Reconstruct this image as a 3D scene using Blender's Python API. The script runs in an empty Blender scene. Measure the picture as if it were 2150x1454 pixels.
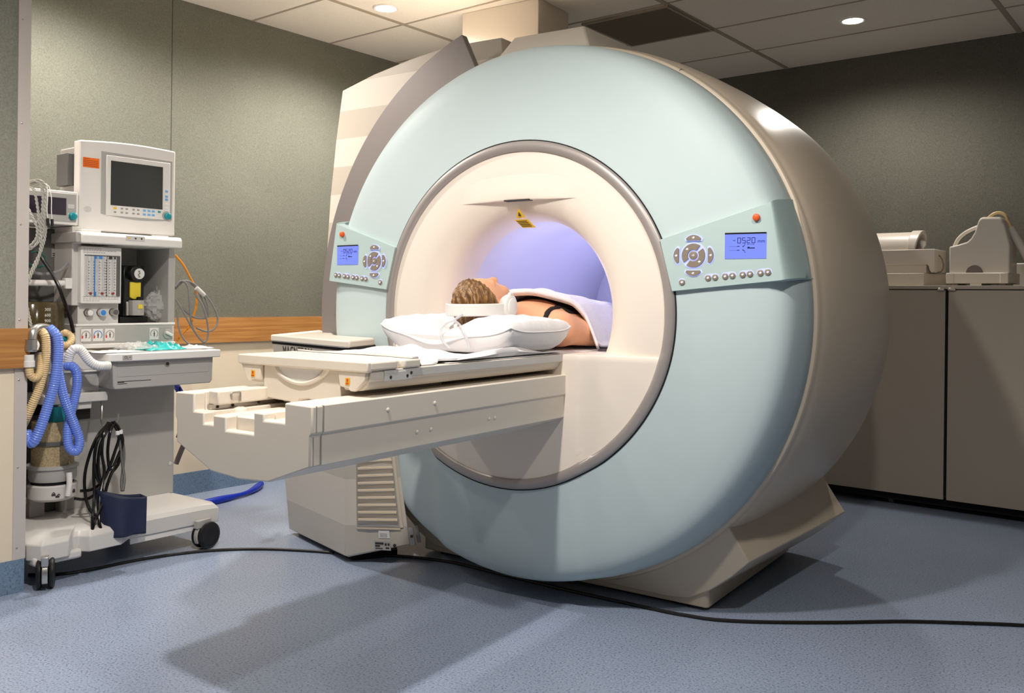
import bpy, bmesh, math, random
import numpy as np
from mathutils import Vector, Matrix

SC = bpy.context.scene
COL = SC.collection
rnd = random.Random(7)

# ---------------------------------------------------------------- camera
cam_d = bpy.data.cameras.new('camera')
cam_d.sensor_fit = 'HORIZONTAL'
cam_d.sensor_width = 36.0
cam_d.lens = 1893.3 * 36.0 / 2150.0
cam_d.shift_y = -(727.0 - 626.0) / 2150.0
cam_d.clip_start = 0.05
cam = bpy.data.objects.new('camera', cam_d)
COL.objects.link(cam)
_psi, _r = 0.5934, 0.0119
_fw = Vector((-math.sin(_psi), math.cos(_psi), 0))
_rt = Vector((math.cos(_psi), math.sin(_psi), 0))
_up = Vector((0, 0, 1))
_cx = _rt * math.cos(_r) + _up * math.sin(_r)
_cy = -_rt * math.sin(_r) + _up * math.cos(_r)
_m = Matrix((_cx, _cy, -_fw)).transposed().to_4x4()
_m.translation = Vector((1.8453, -2.7600, 1.10))
cam.matrix_world = _m
SC.camera = cam

# ---------------------------------------------------------------- world and exposure
SC.view_settings.view_transform = 'Standard'
SC.view_settings.look = 'None'
SC.view_settings.gamma = 1.0
SC.view_settings.use_curve_mapping = False
SC.view_settings.exposure = 0.70
wd = bpy.data.worlds.new('room_ambient')
SC.world = wd
wd.use_nodes = True
wd.node_tree.nodes['Background'].inputs[0].default_value = (1.0, 0.93, 0.86, 1)
wd.node_tree.nodes['Background'].inputs[1].default_value = 0.10

# room frame: n runs to the right out of the left wall, l runs along it into the depth
_a = 0.6758 - 0.5934
NV = Vector((math.cos(_a), -math.sin(_a), 0))
LV = Vector((math.sin(_a), math.cos(_a), 0))
HC = 2.70
WALL_N, WALL_L, JUT_N, JUT_L = -2.42, 3.40, -1.41, -1.12


def RW(n, l, z=0.0):
    return NV * n + LV * l + Vector((0, 0, z))


LAMPS = [  # n, l, watts, lens emission
    (-1.62, 0.85, 86), (0.36, 2.59, 36), (-1.75, -0.70, 68), (0.55, -1.62, 112), (-0.53, -2.25, 14), (1.75, -1.05, 46),  # the last one is unseen, added to brighten the right side
]
LAMP_OBJS = []
for n_, l_, w_ in LAMPS:
    ld = bpy.data.lights.new('downlight_bulb', 'SPOT')
    ld.energy = w_
    ld.color = (1.0, 0.94, 0.87)
    ld.spot_size = math.radians(165)
    ld.spot_blend = 0.62
    ld.shadow_soft_size = 0.055
    lo = bpy.data.objects.new('bulb', ld)
    COL.objects.link(lo)
    LAMP_OBJS.append(lo)

# ---------------------------------------------------------------- helpers


def s2l(c):
    c /= 255.0
    return c / 12.92 if c <= 0.04045 else ((c + 0.055) / 1.055) ** 2.4


def rgb(r, g, b):
    return (s2l(r), s2l(g), s2l(b), 1.0)


class MB:
    """collects shapes and links them as one mesh object"""

    def __init__(s):
        s.v, s.f, s.mi = [], [], []
        s.cur = 0

    def add(s, vs, fs):
        o = len(s.v)
        s.v += [tuple(map(float, q)) for q in vs]
        s.f += [tuple(i + o for i in f) for f in fs]
        s.mi += [s.cur] * len(fs)
        return s

    def box(s, x0, x1, y0, y1, z0, z1):
        vs = [(x, y, z) for z in (z0, z1) for y in (y0, y1) for x in (x0, x1)]
        return s.add(vs, [(0, 2, 3, 1), (4, 5, 7, 6), (0, 1, 5, 4), (2, 6, 7, 3), (0, 4, 6, 2), (1, 3, 7, 5)])

    def loft(s, rings, cap=True, closed=True):
        n = len(rings[0])
        vs = [q for r in rings for q in r]
        fs = []
        for i in range(len(rings) - 1):
            for j in range(n if closed else n - 1):
                k = (j + 1) % n
                fs.append((i * n + j, i * n + k, (i + 1) * n + k, (i + 1) * n + j))
        if cap:
            fs.append(tuple(range(n - 1, -1, -1)))
            fs.append(tuple(range((len(rings) - 1) * n, len(rings) * n)))
        return s.add(vs, fs)

    def prism(s, poly, y0, y1):
        """poly of (x, z) pushed along y"""
        return s.loft([[(x, y0, z) for x, z in poly], [(x, y1, z) for x, z in poly]])

    def prism_z(s, poly, z0, z1):
        return s.loft([[(x, y, z0) for x, y in poly], [(x, y, z1) for x, y in poly]])

    def prism_x(s, poly, x0, x1):
        """poly of (y, z) pushed along x"""
        return s.loft([[(x0, y, z) for y, z in poly], [(x1, y, z) for y, z in poly]])

    def grid(s, rows):
        return s.loft(rows, cap=False, closed=False)

    def disc(s, c, axis, r, h=0.0, n=20, r2=None, dome=0.0):
        """round knob: a cylinder from c along axis"""
        c = Vector(c)
        ax = Vector(axis).normalized()
        t = Vector((0, 0, 1)) if abs(ax.z) < 0.9 else Vector((1, 0, 0))
        u = ax.cross(t).normalized()
        w = ax.cross(u)
        r2 = r if r2 is None else r2
        rings = []
        prof = [(r, 0.0), ((r + r2) / 2, h * 0.7), (r2, h * 0.93), (r2 * 0.9, h)]
        if dome:
            prof += [(r2 * 0.6, h + dome * 0.7), (r2 * 0.2, h + dome)]
        for q, d in prof:
            rings.append([c + ax * d + (u * math.cos(2 * math.pi * k / n) + w * math.sin(2 * math.pi * k / n)) * q for k in range(n)])
        return s.loft(rings)

    def lathe(s, prof, origin=(0, 0, 0), n=48, axis='z', cap=True):
        """prof of (r, height)"""
        rings = []
        ox, oy, oz = origin
        for r, h in prof:
            ring = []
            for k in range(n):
                t = 2 * math.pi * k / n
                if axis == 'z':
                    ring.append((ox + r * math.cos(t), oy + r * math.sin(t), oz + h))
                elif axis == 'y':
                    ring.append((ox + r * math.cos(t), oy + h, oz + r * math.sin(t)))
                else:
                    ring.append((ox + h, oy + r * math.cos(t), oz + r * math.sin(t)))
            rings.append(ring)
        return s.loft(rings, cap=cap)

    def tube(s, pts, r, n=10, step=0.012, rib=0.0, pitch=0.008, cap=True, smooth=True):
        P = spline(pts, step) if smooth else [Vector(p) for p in pts]
        if rib:
            P = resample(P, pitch / 4)
        rings = []
        T0 = None
        nrm = None
        for i, p in enumerate(P):
            T = (P[min(i + 1, len(P) - 1)] - P[max(i - 1, 0)])
            if T.length < 1e-9:
                T = Vector((0, 0, 1))
            T.normalize()
            if nrm is None:
                h = Vector((0, 0, 1)) if abs(T.z) < 0.9 else Vector((1, 0, 0))
                nrm = T.cross(h).normalized()
            else:
                nrm = (nrm - T * nrm.dot(T))
                nrm.normalize()
            b = T.cross(nrm)
            rr = r(i / max(1, len(P) - 1)) if callable(r) else r
            if rib:
                rr = rr * (1 - rib * (0, 0.7, 1, 0.7)[i % 4])
            rings.append([p + (nrm * math.cos(2 * math.pi * k / n) + b * math.sin(2 * math.pi * k / n)) * rr for k in range(n)])
        return s.loft(rings, cap=cap)

    def build(s, name, m, parent=None, smooth=True, bevel=0.0, seg=2, sub=0, angle=35, solid=0.0):
        me = bpy.data.meshes.new(name)
        me.from_pydata(s.v, [], s.f)
        ms = m if isinstance(m, (list, tuple)) else [m]
        for q in ms:
            me.materials.append(q)
        if len(ms) > 1:
            me.polygons.foreach_set('material_index', s.mi)
        bm = bmesh.new()
        bm.from_mesh(me)
        bmesh.ops.recalc_face_normals(bm, faces=bm.faces)
        bm.to_mesh(me)
        bm.free()
        if smooth:
            me.shade_smooth()
            me.set_sharp_from_angle(angle=math.radians(angle))
        o = bpy.data.objects.new(name, me)
        COL.objects.link(o)
        if parent is not None:
            o.parent = parent
        if solid:
            md = o.modifiers.new('solid', 'SOLIDIFY')
            md.thickness = solid
            md.offset = 0
        if bevel:
            md = o.modifiers.new('bevel', 'BEVEL')
            md.width = bevel
            md.segments = seg
            md.limit_method = 'ANGLE'
            md.angle_limit = math.radians(40)
            md.harden_normals = False
        if sub:
            md = o.modifiers.new('sub', 'SUBSURF')
            md.levels = sub
            md.render_levels = sub
        return o


def resample(P, step):
    out = [P[0].copy()]
    acc = 0.0
    for a, b in zip(P, P[1:]):
        d = (b - a).length
        if d < 1e-9:
            continue
        t = step - acc
        while t <= d:
            out.append(a.lerp(b, t / d))
            t += step
        acc = (acc + d) % step
    return out


def spline(pts, step=0.012):
    P = [Vector(p) for p in pts]
    if len(P) < 3:
        n = max(2, int((P[1] - P[0]).length / step))
        return [P[0].lerp(P[1], i / n) for i in range(n + 1)]
    out = []
    for i in range(len(P) - 1):
        p0 = P[i - 1] if i else P[0] * 2 - P[1]
        p1, p2 = P[i], P[i + 1]
        p3 = P[i + 2] if i + 2 < len(P) else P[-1] * 2 - P[-2]
        n = max(2, int((p2 - p1).length / step))
        for k in range(n):
            t = k / n
            out.append(0.5 * ((2 * p1) + (p2 - p0) * t + (2 * p0 - 5 * p1 + 4 * p2 - p3) * t * t + (3 * p1 - p0 - 3 * p2 + p3) * t ** 3))
    out.append(P[-1])
    return out


def text_into(mb, body, size, place, depth=0.0006, align='CENTER', xs=1.0):
    """lettering as mesh; place maps (x, y, h) of the text plane into space"""
    cu = bpy.data.curves.new('lettering', 'FONT')
    cu.body = body
    cu.size = size
    cu.align_x = align
    cu.align_y = 'CENTER'
    cu.extrude = depth / 2
    cu.resolution_u = 2
    ob = bpy.data.objects.new('lettering', cu)
    COL.objects.link(ob)
    dg = bpy.context.evaluated_depsgraph_get()
    me = ob.evaluated_get(dg).to_mesh()
    vs = [place(v.co.x * xs, v.co.y, v.co.z + depth / 2) for v in me.vertices]
    fs = [tuple(p.vertices) for p in me.polygons]
    ob.evaluated_get(dg).to_mesh_clear()
    bpy.data.objects.remove(ob)
    bpy.data.curves.remove(cu)
    mb.add(vs, fs)
    return mb


def tag(o, label=None, cat=None, group=None, kind=None):
    if label:
        o['label'] = label
    if cat:
        o['category'] = cat
    if group:
        o['group'] = group
    if kind:
        o['kind'] = kind
    return o


def empty(name, loc=(0, 0, 0), rz=0.0, label=None, cat=None, group=None):
    o = bpy.data.objects.new(name, None)
    o.empty_display_size = 0.1
    COL.objects.link(o)
    o.location = loc
    o.rotation_euler = (0, 0, rz)
    return tag(o, label, cat, group)


def struct(o):
    o['kind'] = 'structure'
    return o


# ---------------------------------------------------------------- materials
def mat(name, col, rough=0.5, metal=0.0, spec=0.5, coat=0.0, emit=None, estr=0.0, trans=0.0, alpha=1.0, ior=1.45,
        vary=0.0, vscale=6.0, bump=0.0, bscale=200.0, col2=None, stretch=None, sheen=0.0, sss=0.0):
    m = bpy.data.materials.new(name)
    m.use_nodes = True
    nt = m.node_tree
    b = nt.nodes['Principled BSDF']
    b.inputs['Base Color'].default_value = col
    b.inputs['Roughness'].default_value = rough
    b.inputs['Metallic'].default_value = metal
    b.inputs['Specular IOR Level'].default_value = spec
    b.inputs['IOR'].default_value = ior
    b.inputs['Coat Weight'].default_value = coat
    b.inputs['Transmission Weight'].default_value = trans
    b.inputs['Alpha'].default_value = alpha
    b.inputs['Sheen Weight'].default_value = sheen
    if sss:
        b.inputs['Subsurface Weight'].default_value = sss
        b.inputs['Subsurface Radius'].default_value = (0.02, 0.008, 0.004)
    if emit:
        b.inputs['Emission Color'].default_value = emit
        b.inputs['Emission Strength'].default_value = estr
    tc = None
    if vary or bump:
        tc = nt.nodes.new('ShaderNodeTexCoord')
        mp = nt.nodes.new('ShaderNodeMapping')
        nt.links.new(tc.outputs['Object'], mp.inputs['Vector'])
        if stretch:
            mp.inputs['Scale'].default_value = stretch
    if vary:
        nz = nt.nodes.new('ShaderNodeTexNoise')
        nz.inputs['Scale'].default_value = vscale
        nz.inputs['Detail'].default_value = 4
        nt.links.new(mp.outputs[0], nz.inputs['Vector'])
        rp = nt.nodes.new('ShaderNodeValToRGB')
        c2 = col2 or tuple(q * (1 - vary) for q in col[:3]) + (1,)
        c1 = col if col2 else tuple(min(1, q * (1 + vary * 0.5)) for q in col[:3]) + (1,)
        rp.color_ramp.elements[0].position = 0.35
        rp.color_ramp.elements[1].position = 0.65
        rp.color_ramp.elements[0].color = c2
        rp.color_ramp.elements[1].color = c1
        nt.links.new(nz.outputs['Fac'], rp.inputs[0])
        nt.links.new(rp.outputs[0], b.inputs['Base Color'])
    if bump:
        nb = nt.nodes.new('ShaderNodeTexNoise')
        nb.inputs['Scale'].default_value = bscale
        nb.inputs['Detail'].default_value = 2
        nt.links.new(mp.outputs[0], nb.inputs['Vector'])
        bp = nt.nodes.new('ShaderNodeBump')
        bp.inputs['Strength'].default_value = bump
        bp.inputs['Distance'].default_value = 0.002
        nt.links.new(nb.outputs['Fac'], bp.inputs['Height'])
        nt.links.new(bp.outputs[0], b.inputs['Normal'])
    return m


M = {}
M['cream'] = mat('cream_plastic', rgb(226, 216, 202), 0.42, vary=0.015, vscale=2)
M['cream_disc'] = mat('cream_gantry_plastic', rgb(232, 221, 208), 0.5, vary=0.012, vscale=2)
M['barrel'] = mat('warm_cover_plastic', rgb(216, 200, 178), 0.33, vary=0.012, vscale=2)
M['blue'] = mat('pale_blue_cover', rgb(190, 205, 206), 0.5, spec=0.4, vary=0.01, vscale=2)
M['panel'] = mat('pale_green_panel', rgb(179, 199, 197), 0.4, vary=0.01, vscale=3)
M['silver'] = mat('silver_ring_paint', rgb(166, 158, 154), 0.38, metal=0.35, vary=0.02, vscale=3)
M['arcgrey'] = mat('grey_arc_paint', rgb(138, 130, 127), 0.4, metal=0.25, vary=0.02, vscale=3)
M['bore'] = mat('bore_lining', rgb(222, 222, 232), 0.4, vary=0.01, vscale=2)
M['white'] = mat('white_plastic', rgb(226, 223, 219), 0.4, vary=0.012, vscale=4)
M['medwhite'] = mat('pale_grey_plastic', rgb(205, 202, 198), 0.42, vary=0.015, vscale=4)
M['medgrey'] = mat('light_grey_metal', rgb(172, 170, 166), 0.45, vary=0.02, vscale=4)
M['darkgrey'] = mat('dark_grey_plastic', rgb(92, 92, 90), 0.5, vary=0.03, vscale=5)
M['black'] = mat('black_rubber', rgb(22, 21, 21), 0.42, vary=0.1, vscale=20)
M['blackgloss'] = mat('black_gloss', rgb(16, 15, 16), 0.2, vary=0.05, vscale=10)
M['void'] = mat('black_gap', rgb(8, 8, 8), 0.8, vary=0.05, vscale=8)
M['screen'] = mat('dark_screen_glass', rgb(46, 43, 40), 0.12, vary=0.08, vscale=3)
M['screen2'] = mat('dark_violet_screen', rgb(52, 44, 56), 0.15, vary=0.05, vscale=3)
M['steel'] = mat('brushed_steel', rgb(190, 188, 184), 0.3, metal=0.9, vary=0.04, vscale=20)
M['orange'] = mat('orange_button', rgb(228, 92, 36), 0.4, vary=0.02)
M['stick_or'] = mat('orange_sticker', rgb(240, 118, 20), 0.5, vary=0.03, vscale=40)
M['yellow'] = mat('yellow_label', rgb(226, 182, 40), 0.5, vary=0.03)
M['vyellow'] = mat('yellow_plastic', rgb(238, 212, 60), 0.4, vary=0.03)
M['ink'] = mat('dark_ink', rgb(52, 48, 46), 0.6, vary=0.05)
M['inkgrey'] = mat('grey_print', rgb(150, 146, 142), 0.6, vary=0.05)
M['btn'] = mat('taupe_button', rgb(138, 126, 112), 0.4, vary=0.03)
M['teal'] = mat('teal_plastic', rgb(20, 138, 148), 0.35, vary=0.05)
M['blue_p'] = mat('blue_print', rgb(52, 128, 200), 0.5, vary=0.03)
M['red_p'] = mat('red_print', rgb(214, 70, 50), 0.5, vary=0.03)
M['halo'] = mat('button_backlight', rgb(160, 170, 250), 0.4, emit=(0.42, 0.47, 1.0, 1), estr=0.5)
M['glyph'] = mat('button_symbol', rgb(235, 238, 255), 0.4, emit=(0.85, 0.88, 1.0, 1), estr=0.5)
M['lcd'] = mat('blue_backlit_display', rgb(60, 70, 150), 0.3, emit=(0.20, 0.27, 0.95, 1), estr=0.55)
M['lcdink'] = mat('display_segment', rgb(12, 14, 60), 0.4, vary=0.03)
M['lens'] = mat('lamp_lens', rgb(255, 250, 240), 0.4, emit=(1.0, 0.93, 0.82, 1), estr=14.0)
M['chrome'] = mat('chrome', rgb(210, 210, 208), 0.12, metal=1.0, vary=0.02)
M['linen'] = mat('white_cotton', rgb(229, 226, 226), 0.85, vary=0.012, vscale=6, bump=0.15, bscale=500, sheen=0.2)
M['towel'] = mat('white_terry', rgb(236, 232, 234), 0.95, vary=0.02, vscale=40, bump=0.9, bscale=260, sheen=0.3)
M['skin'] = mat('skin', rgb(226, 166, 128), 0.5, vary=0.05, vscale=14, sss=0.12)
M['bra'] = mat('black_cloth', rgb(20, 16, 17), 0.85, vary=0.1, vscale=30)
M['navy'] = mat('navy_nylon', rgb(30, 37, 66), 0.6, vary=0.08, vscale=12, bump=0.2, bscale=400)
M['bluehose'] = mat('blue_hose', rgb(104, 134, 222), 0.22, coat=0.5, vary=0.04, vscale=9)
M['beigehose'] = mat('beige_hose', rgb(214, 186, 138), 0.35, vary=0.04, vscale=9)
M['whitehose'] = mat('white_hose', rgb(222, 220, 216), 0.35, vary=0.03, vscale=9)
M['cablegrey'] = mat('grey_cable', rgb(132, 132, 132), 0.4, vary=0.05)
M['cableor'] = mat('orange_cable', rgb(226, 140, 30), 0.4, vary=0.03)
M['rope'] = mat('braided_grey', rgb(176, 174, 166), 0.7, vary=0.12, vscale=120)
M['royal'] = mat('royal_blue_vinyl', rgb(20, 48, 170), 0.3, vary=0.06, vscale=14)
M['soda'] = mat('tan_granules', rgb(176, 158, 122), 0.8, vary=0.28, vscale=170, bump=0.6, bscale=190)
M['cabinet'] = mat('taupe_laminate', rgb(176, 165, 150), 0.45, vary=0.02, vscale=2)
M['coil'] = mat('ivory_coil_shell', rgb(222, 213, 200), 0.38, vary=0.012, vscale=4)
M['taupe'] = mat('taupe_rubber', rgb(126, 112, 106), 0.5, vary=0.04)
M['green'] = mat('green_tube', rgb(40, 110, 96), 0.4, vary=0.05)
M['tealfilm'] = mat('teal_plastic_film', rgb(52, 190, 186), 0.25, vary=0.25, vscale=22, coat=0.4)
M['paper'] = mat('pale_paper', rgb(228, 226, 224), 0.8, vary=0.02, vscale=20)
M['film'] = mat('clear_plastic_film', rgb(235, 235, 232), 0.12, trans=0.0, alpha=0.38, coat=0.8)
M['amber'] = mat('smoked_clear_cover', rgb(92, 78, 44), 0.12, alpha=0.62, coat=0.5)
M['cleartube'] = mat('clear_tubing', rgb(214, 214, 218), 0.12, alpha=0.5, coat=0.6)
M['red'] = mat('dark_red_plastic', rgb(150, 44, 34), 0.5, vary=0.05)


def wood():
    m = mat('oak_rail', rgb(196, 136, 72), 0.38)
    nt = m.node_tree
    b = nt.nodes['Principled BSDF']
    tc = nt.nodes.new('ShaderNodeTexCoord')
    mp = nt.nodes.new('ShaderNodeMapping')
    mp.inputs['Scale'].default_value = (3.0, 1.2, 42.0)
    nz = nt.nodes.new('ShaderNodeTexNoise')
    nz.inputs['Scale'].default_value = 2.0
    nz.inputs['Detail'].default_value = 6
    nz.inputs['Distortion'].default_value = 0.6
    rp = nt.nodes.new('ShaderNodeValToRGB')
    rp.color_ramp.elements[0].position = 0.3
    rp.color_ramp.elements[0].color = rgb(156, 104, 54)
    rp.color_ramp.elements[1].position = 0.7
    rp.color_ramp.elements[1].color = rgb(190, 138, 80)
    nt.links.new(tc.outputs['Object'], mp.inputs[0])
    nt.links.new(mp.outputs[0], nz.inputs['Vector'])
    nt.links.new(nz.outputs['Fac'], rp.inputs[0])
    nt.links.new(rp.outputs[0], b.inputs['Base Color'])
    return m


M['oak'] = wood()


def speckle(name, base, dark, light, rough=0.32, patch=0.06):
    m = mat(name, base, rough)
    nt = m.node_tree
    b = nt.nodes['Principled BSDF']
    tc = nt.nodes.new('ShaderNodeTexCoord')
    n1 = nt.nodes.new('ShaderNodeTexNoise')
    n1.inputs['Scale'].default_value = 140
    n1.inputs['Detail'].default_value = 3
    n1.inputs['Roughness'].default_value = 0.7
    nt.links.new(tc.outputs['Object'], n1.inputs['Vector'])
    rp = nt.nodes.new('ShaderNodeValToRGB')
    e = rp.color_ramp.elements
    e[0].position = 0.36
    e[0].color = dark
    e[1].position = 0.46
    e[1].color = base
    q = e.new(0.60)
    q.color = base
    q = e.new(0.70)
    q.color = light
    nt.links.new(n1.outputs['Fac'], rp.inputs[0])
    n2 = nt.nodes.new('ShaderNodeTexNoise')
    n2.inputs['Scale'].default_value = 1.6
    nt.links.new(tc.outputs['Object'], n2.inputs['Vector'])
    mr = nt.nodes.new('ShaderNodeMapRange')
    mr.inputs[1].default_value = 0.3
    mr.inputs[2].default_value = 0.7
    mr.inputs[3].default_value = 1 - patch
    mr.inputs[4].default_value = 1 + patch
    nt.links.new(n2.outputs['Fac'], mr.inputs[0])
    hs = nt.nodes.new('ShaderNodeHueSaturation')
    nt.links.new(rp.outputs[0], hs.inputs['Color'])
    nt.links.new(mr.outputs[0], hs.inputs['Value'])
    nt.links.new(hs.outputs[0], b.inputs['Base Color'])
    return m


M['vinyl'] = speckle('blue_speckled_vinyl', rgb(146, 159, 181), rgb(90, 101, 128), rgb(182, 191, 206))
M['skirt'] = speckle('blue_skirting_vinyl', rgb(112, 134, 158), rgb(84, 102, 128), rgb(136, 156, 178))


def fabric(name, c1, c2):
    m = mat(name, c1, 0.95, spec=0.1)
    nt = m.node_tree
    b = nt.nodes['Principled BSDF']
    tc = nt.nodes.new('ShaderNodeTexCoord')
    mp = nt.nodes.new('ShaderNodeMapping')
    nt.links.new(tc.outputs['Object'], mp.inputs[0])
    n1 = nt.nodes.new('ShaderNodeTexNoise')
    n1.inputs['Scale'].default_value = 150
    n1.inputs['Detail'].default_value = 5
    n1.inputs['Roughness'].default_value = 0.75
    nt.links.new(mp.outputs[0], n1.inputs['Vector'])
    rp = nt.nodes.new('ShaderNodeValToRGB')
    rp.color_ramp.elements[0].position = 0.3
    rp.color_ramp.elements[0].color = c2
    rp.color_ramp.elements[1].position = 0.7
    rp.color_ramp.elements[1].color = c1
    nt.links.new(n1.outputs['Fac'], rp.inputs[0])
    n3 = nt.nodes.new('ShaderNodeTexNoise')
    n3.inputs['Scale'].default_value = 2.2
    nt.links.new(mp.outputs[0], n3.inputs['Vector'])
    mx = nt.nodes.new('ShaderNodeMixRGB')
    mx.blend_type = 'MULTIPLY'
    mx.inputs[0].default_value = 0.25
    nt.links.new(rp.outputs[0], mx.inputs[1])
    nt.links.new(n3.outputs['Fac'], mx.inputs[2])
    nt.links.new(mx.outputs[0], b.inputs['Base Color'])
    bp = nt.nodes.new('ShaderNodeBump')
    bp.inputs['Strength'].default_value = 0.5
    bp.inputs['Distance'].default_value = 0.003
    nt.links.new(n1.outputs['Fac'], bp.inputs['Height'])
    nt.links.new(bp.outputs[0], b.inputs['Normal'])
    return m


M['fabric'] = fabric('grey_green_wall_fabric', rgb(130, 130, 119), rgb(100, 101, 91))
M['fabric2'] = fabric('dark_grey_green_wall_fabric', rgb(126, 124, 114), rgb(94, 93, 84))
M['fabric_lit'] = fabric('lit_grey_green_wall_fabric', rgb(164, 164, 152), rgb(132, 132, 120))  # lighter copy of the wall fabric; lamp light put into its colour
M['wallcream'] = mat('cream_wall_laminate', rgb(226, 212, 188), 0.5, vary=0.03, vscale=1.5)
M['alu'] = mat('painted_aluminium', rgb(205, 196, 190), 0.4, metal=0.2, vary=0.02, vscale=5)
M['tile'] = mat('ceiling_tile', rgb(236, 229, 217), 0.9, spec=0.1, vary=0.03, vscale=60)
M['tbar'] = mat('ceiling_bar', rgb(170, 158, 142), 0.6, vary=0.02)
M['ventdark'] = mat('dark_vent_mesh', rgb(112, 100, 86), 0.8, vary=0.08, vscale=90)


def banded(name, c1, c2, z0, pitch):
    """alternating tone-on-tone print bands across a cover"""
    m = mat(name, c1, 0.4)
    nt = m.node_tree
    b = nt.nodes['Principled BSDF']
    tc = nt.nodes.new('ShaderNodeTexCoord')
    sp = nt.nodes.new('ShaderNodeSeparateXYZ')
    nt.links.new(tc.outputs['Object'], sp.inputs[0])
    a = nt.nodes.new('ShaderNodeMath')
    a.operation = 'SUBTRACT'
    a.inputs[1].default_value = z0
    nt.links.new(sp.outputs['Z'], a.inputs[0])
    d = nt.nodes.new('ShaderNodeMath')
    d.operation = 'DIVIDE'
    d.inputs[1].default_value = pitch * 2
    nt.links.new(a.outputs[0], d.inputs[0])
    f = nt.nodes.new('ShaderNodeMath')
    f.operation = 'FRACT'
    nt.links.new(d.outputs[0], f.inputs[0])
    g = nt.nodes.new('ShaderNodeMath')
    g.operation = 'GREATER_THAN'
    g.inputs[1].default_value = 0.5
    nt.links.new(f.outputs[0], g.inputs[0])
    mx = nt.nodes.new('ShaderNodeMixRGB')
    mx.inputs[1].default_value = c1
    mx.inputs[2].default_value = c2
    nt.links.new(g.outputs[0], mx.inputs[0])
    nt.links.new(mx.outputs[0], b.inputs['Base Color'])
    return m


M['bands'] = banded('banded_side_cover', rgb(228, 216, 202), rgb(203, 192, 176), 1.45, 0.131)
M['bands2'] = banded('banded_cabinet_cover', rgb(222, 212, 198), rgb(202, 194, 180), 0.17, 0.20)

# ---------------------------------------------------------------- the room
ROOM_R, ROOM_F = 4.6, -5.2     # far right and front extents of floor and ceiling


def room_quad(name, pts, m, thick):
    """a wall panel given by two (n, l) corners and a height range, thickness pushed outwards"""
    (n0, l0), (n1, l1), z0, z1, (on, ol) = pts
    mb = MB()
    a, b = (n0, l0), (n1, l1)
    ring = [a, b, (b[0] + on * thick, b[1] + ol * thick), (a[0] + on * thick, a[1] + ol * thick)]
    mb.loft([[RW(p, q, z0) for p, q in ring], [RW(p, q, z1) for p, q in ring]])
    return struct(mb.build(name, m, smooth=False))


fl = MB()
fl.loft([[RW(WALL_N - 0.2, ROOM_F, z), RW(ROOM_R, ROOM_F, z), RW(ROOM_R, WALL_L + 0.2, z), RW(WALL_N - 0.2, WALL_L + 0.2, z)] for z in (-0.1, 0.0)])
struct(fl.build('floor', M['vinyl'], smooth=False))
ce = MB()
ce.loft([[RW(WALL_N - 0.2, ROOM_F, z), RW(ROOM_R, ROOM_F, z), RW(ROOM_R, WALL_L + 0.2, z), RW(WALL_N - 0.2, WALL_L + 0.2, z)] for z in (HC, HC + 0.1)])
ceil = struct(ce.build('ceiling', M['tile'], smooth=False))
tb = MB()
for k in range(-2, 4):
    n_ = -0.345 + 1.41 * k
    if WALL_N < n_ < ROOM_R:
        tb.loft([[RW(n_ + d, l, z) for d, l in ((-0.014, ROOM_F), (0.014, ROOM_F), (0.014, WALL_L), (-0.014, WALL_L))] for z in (HC - 0.004, HC + 0.01)])
for k in range(-10, 6):
    l_ = 0.545 + 0.577 * k
    if ROOM_F < l_ < WALL_L:
        tb.loft([[RW(n, l_ + d, z) for n, d in ((WALL_N, -0.007), (ROOM_R, -0.007), (ROOM_R, 0.007), (WALL_N, 0.007))] for z in (HC - 0.003, HC + 0.01)])
tb.build('ceiling_bars', M['tbar'], ceil, smooth=False)
# left wall: fabric above an oak rail, cream laminate below, vinyl skirting coved up from the floor
wl = room_quad('wall_left', ((WALL_N, JUT_L - 0.1), (WALL_N, WALL_L), 0.968, HC, (-1, 0)), M['fabric'], 0.1)
sm = MB()
for l_ in (0.04,):
    sm.loft([[RW(WALL_N + d, l_ + e, z) for d, e in ((-0.001, -0.002), (0.0012, -0.002), (0.0012, 0.002), (-0.001, 0.002))] for z in (0.97, HC)])
sm.build('panel_seam', M['ink'], wl, smooth=False)
lo = room_quad('wall_left_lower', ((WALL_N, JUT_L - 0.1), (WALL_N, WALL_L), 0.0, 0.835, (-1, 0)), M['wallcream'], 0.1)
room_quad('trim_1', ((WALL_N + 0.022, JUT_L - 0.1), (WALL_N + 0.022, WALL_L), 0.832, 0.972, (-1, 0)), M['oak'], 0.12)
room_quad('baseboard_left', ((WALL_N + 0.006, JUT_L - 0.1), (WALL_N + 0.006, WALL_L), 0.0, 0.122, (-1, 0)), M['skirt'], 0.1)
# the wall that juts out at the picture's left edge
room_quad('wall_front', ((JUT_N, ROOM_F), (JUT_N, JUT_L - 0.04), 0.968, HC, (-1, 0)), M['fabric_lit'], 1.1)
room_quad('wall_front_lower', ((JUT_N, ROOM_F), (JUT_N, JUT_L - 0.04), 0.0, 0.83, (-1, 0)), M['wallcream'], 1.1)
room_quad('baseboard_front', ((JUT_N + 0.004, ROOM_F), (JUT_N + 0.004, JUT_L - 0.003), 0.0, 0.122, (-1, 0)), M['skirt'], 1.1)
room_quad('trim_2', ((JUT_N + 0.022, ROOM_F), (JUT_N + 0.022, JUT_L + 0.002), 0.825, 0.969, (-1, 0)), M['oak'], 1.13)
cn = MB()
for z0, z1 in ((0.122, 0.825), (0.969, HC)):
    cn.loft([[RW(JUT_N + 0.004 - d, JUT_L - e, z) for d, e in ((0, 0), (0, 0.044), (0.006, 0.044), (0.006, 0.006), (1.1, 0.006), (1.1, 0))] for z in (z0, z1)])
ct = struct(cn.build('trim_3', M['alu'], smooth=False))
sc_ = MB()
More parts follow.
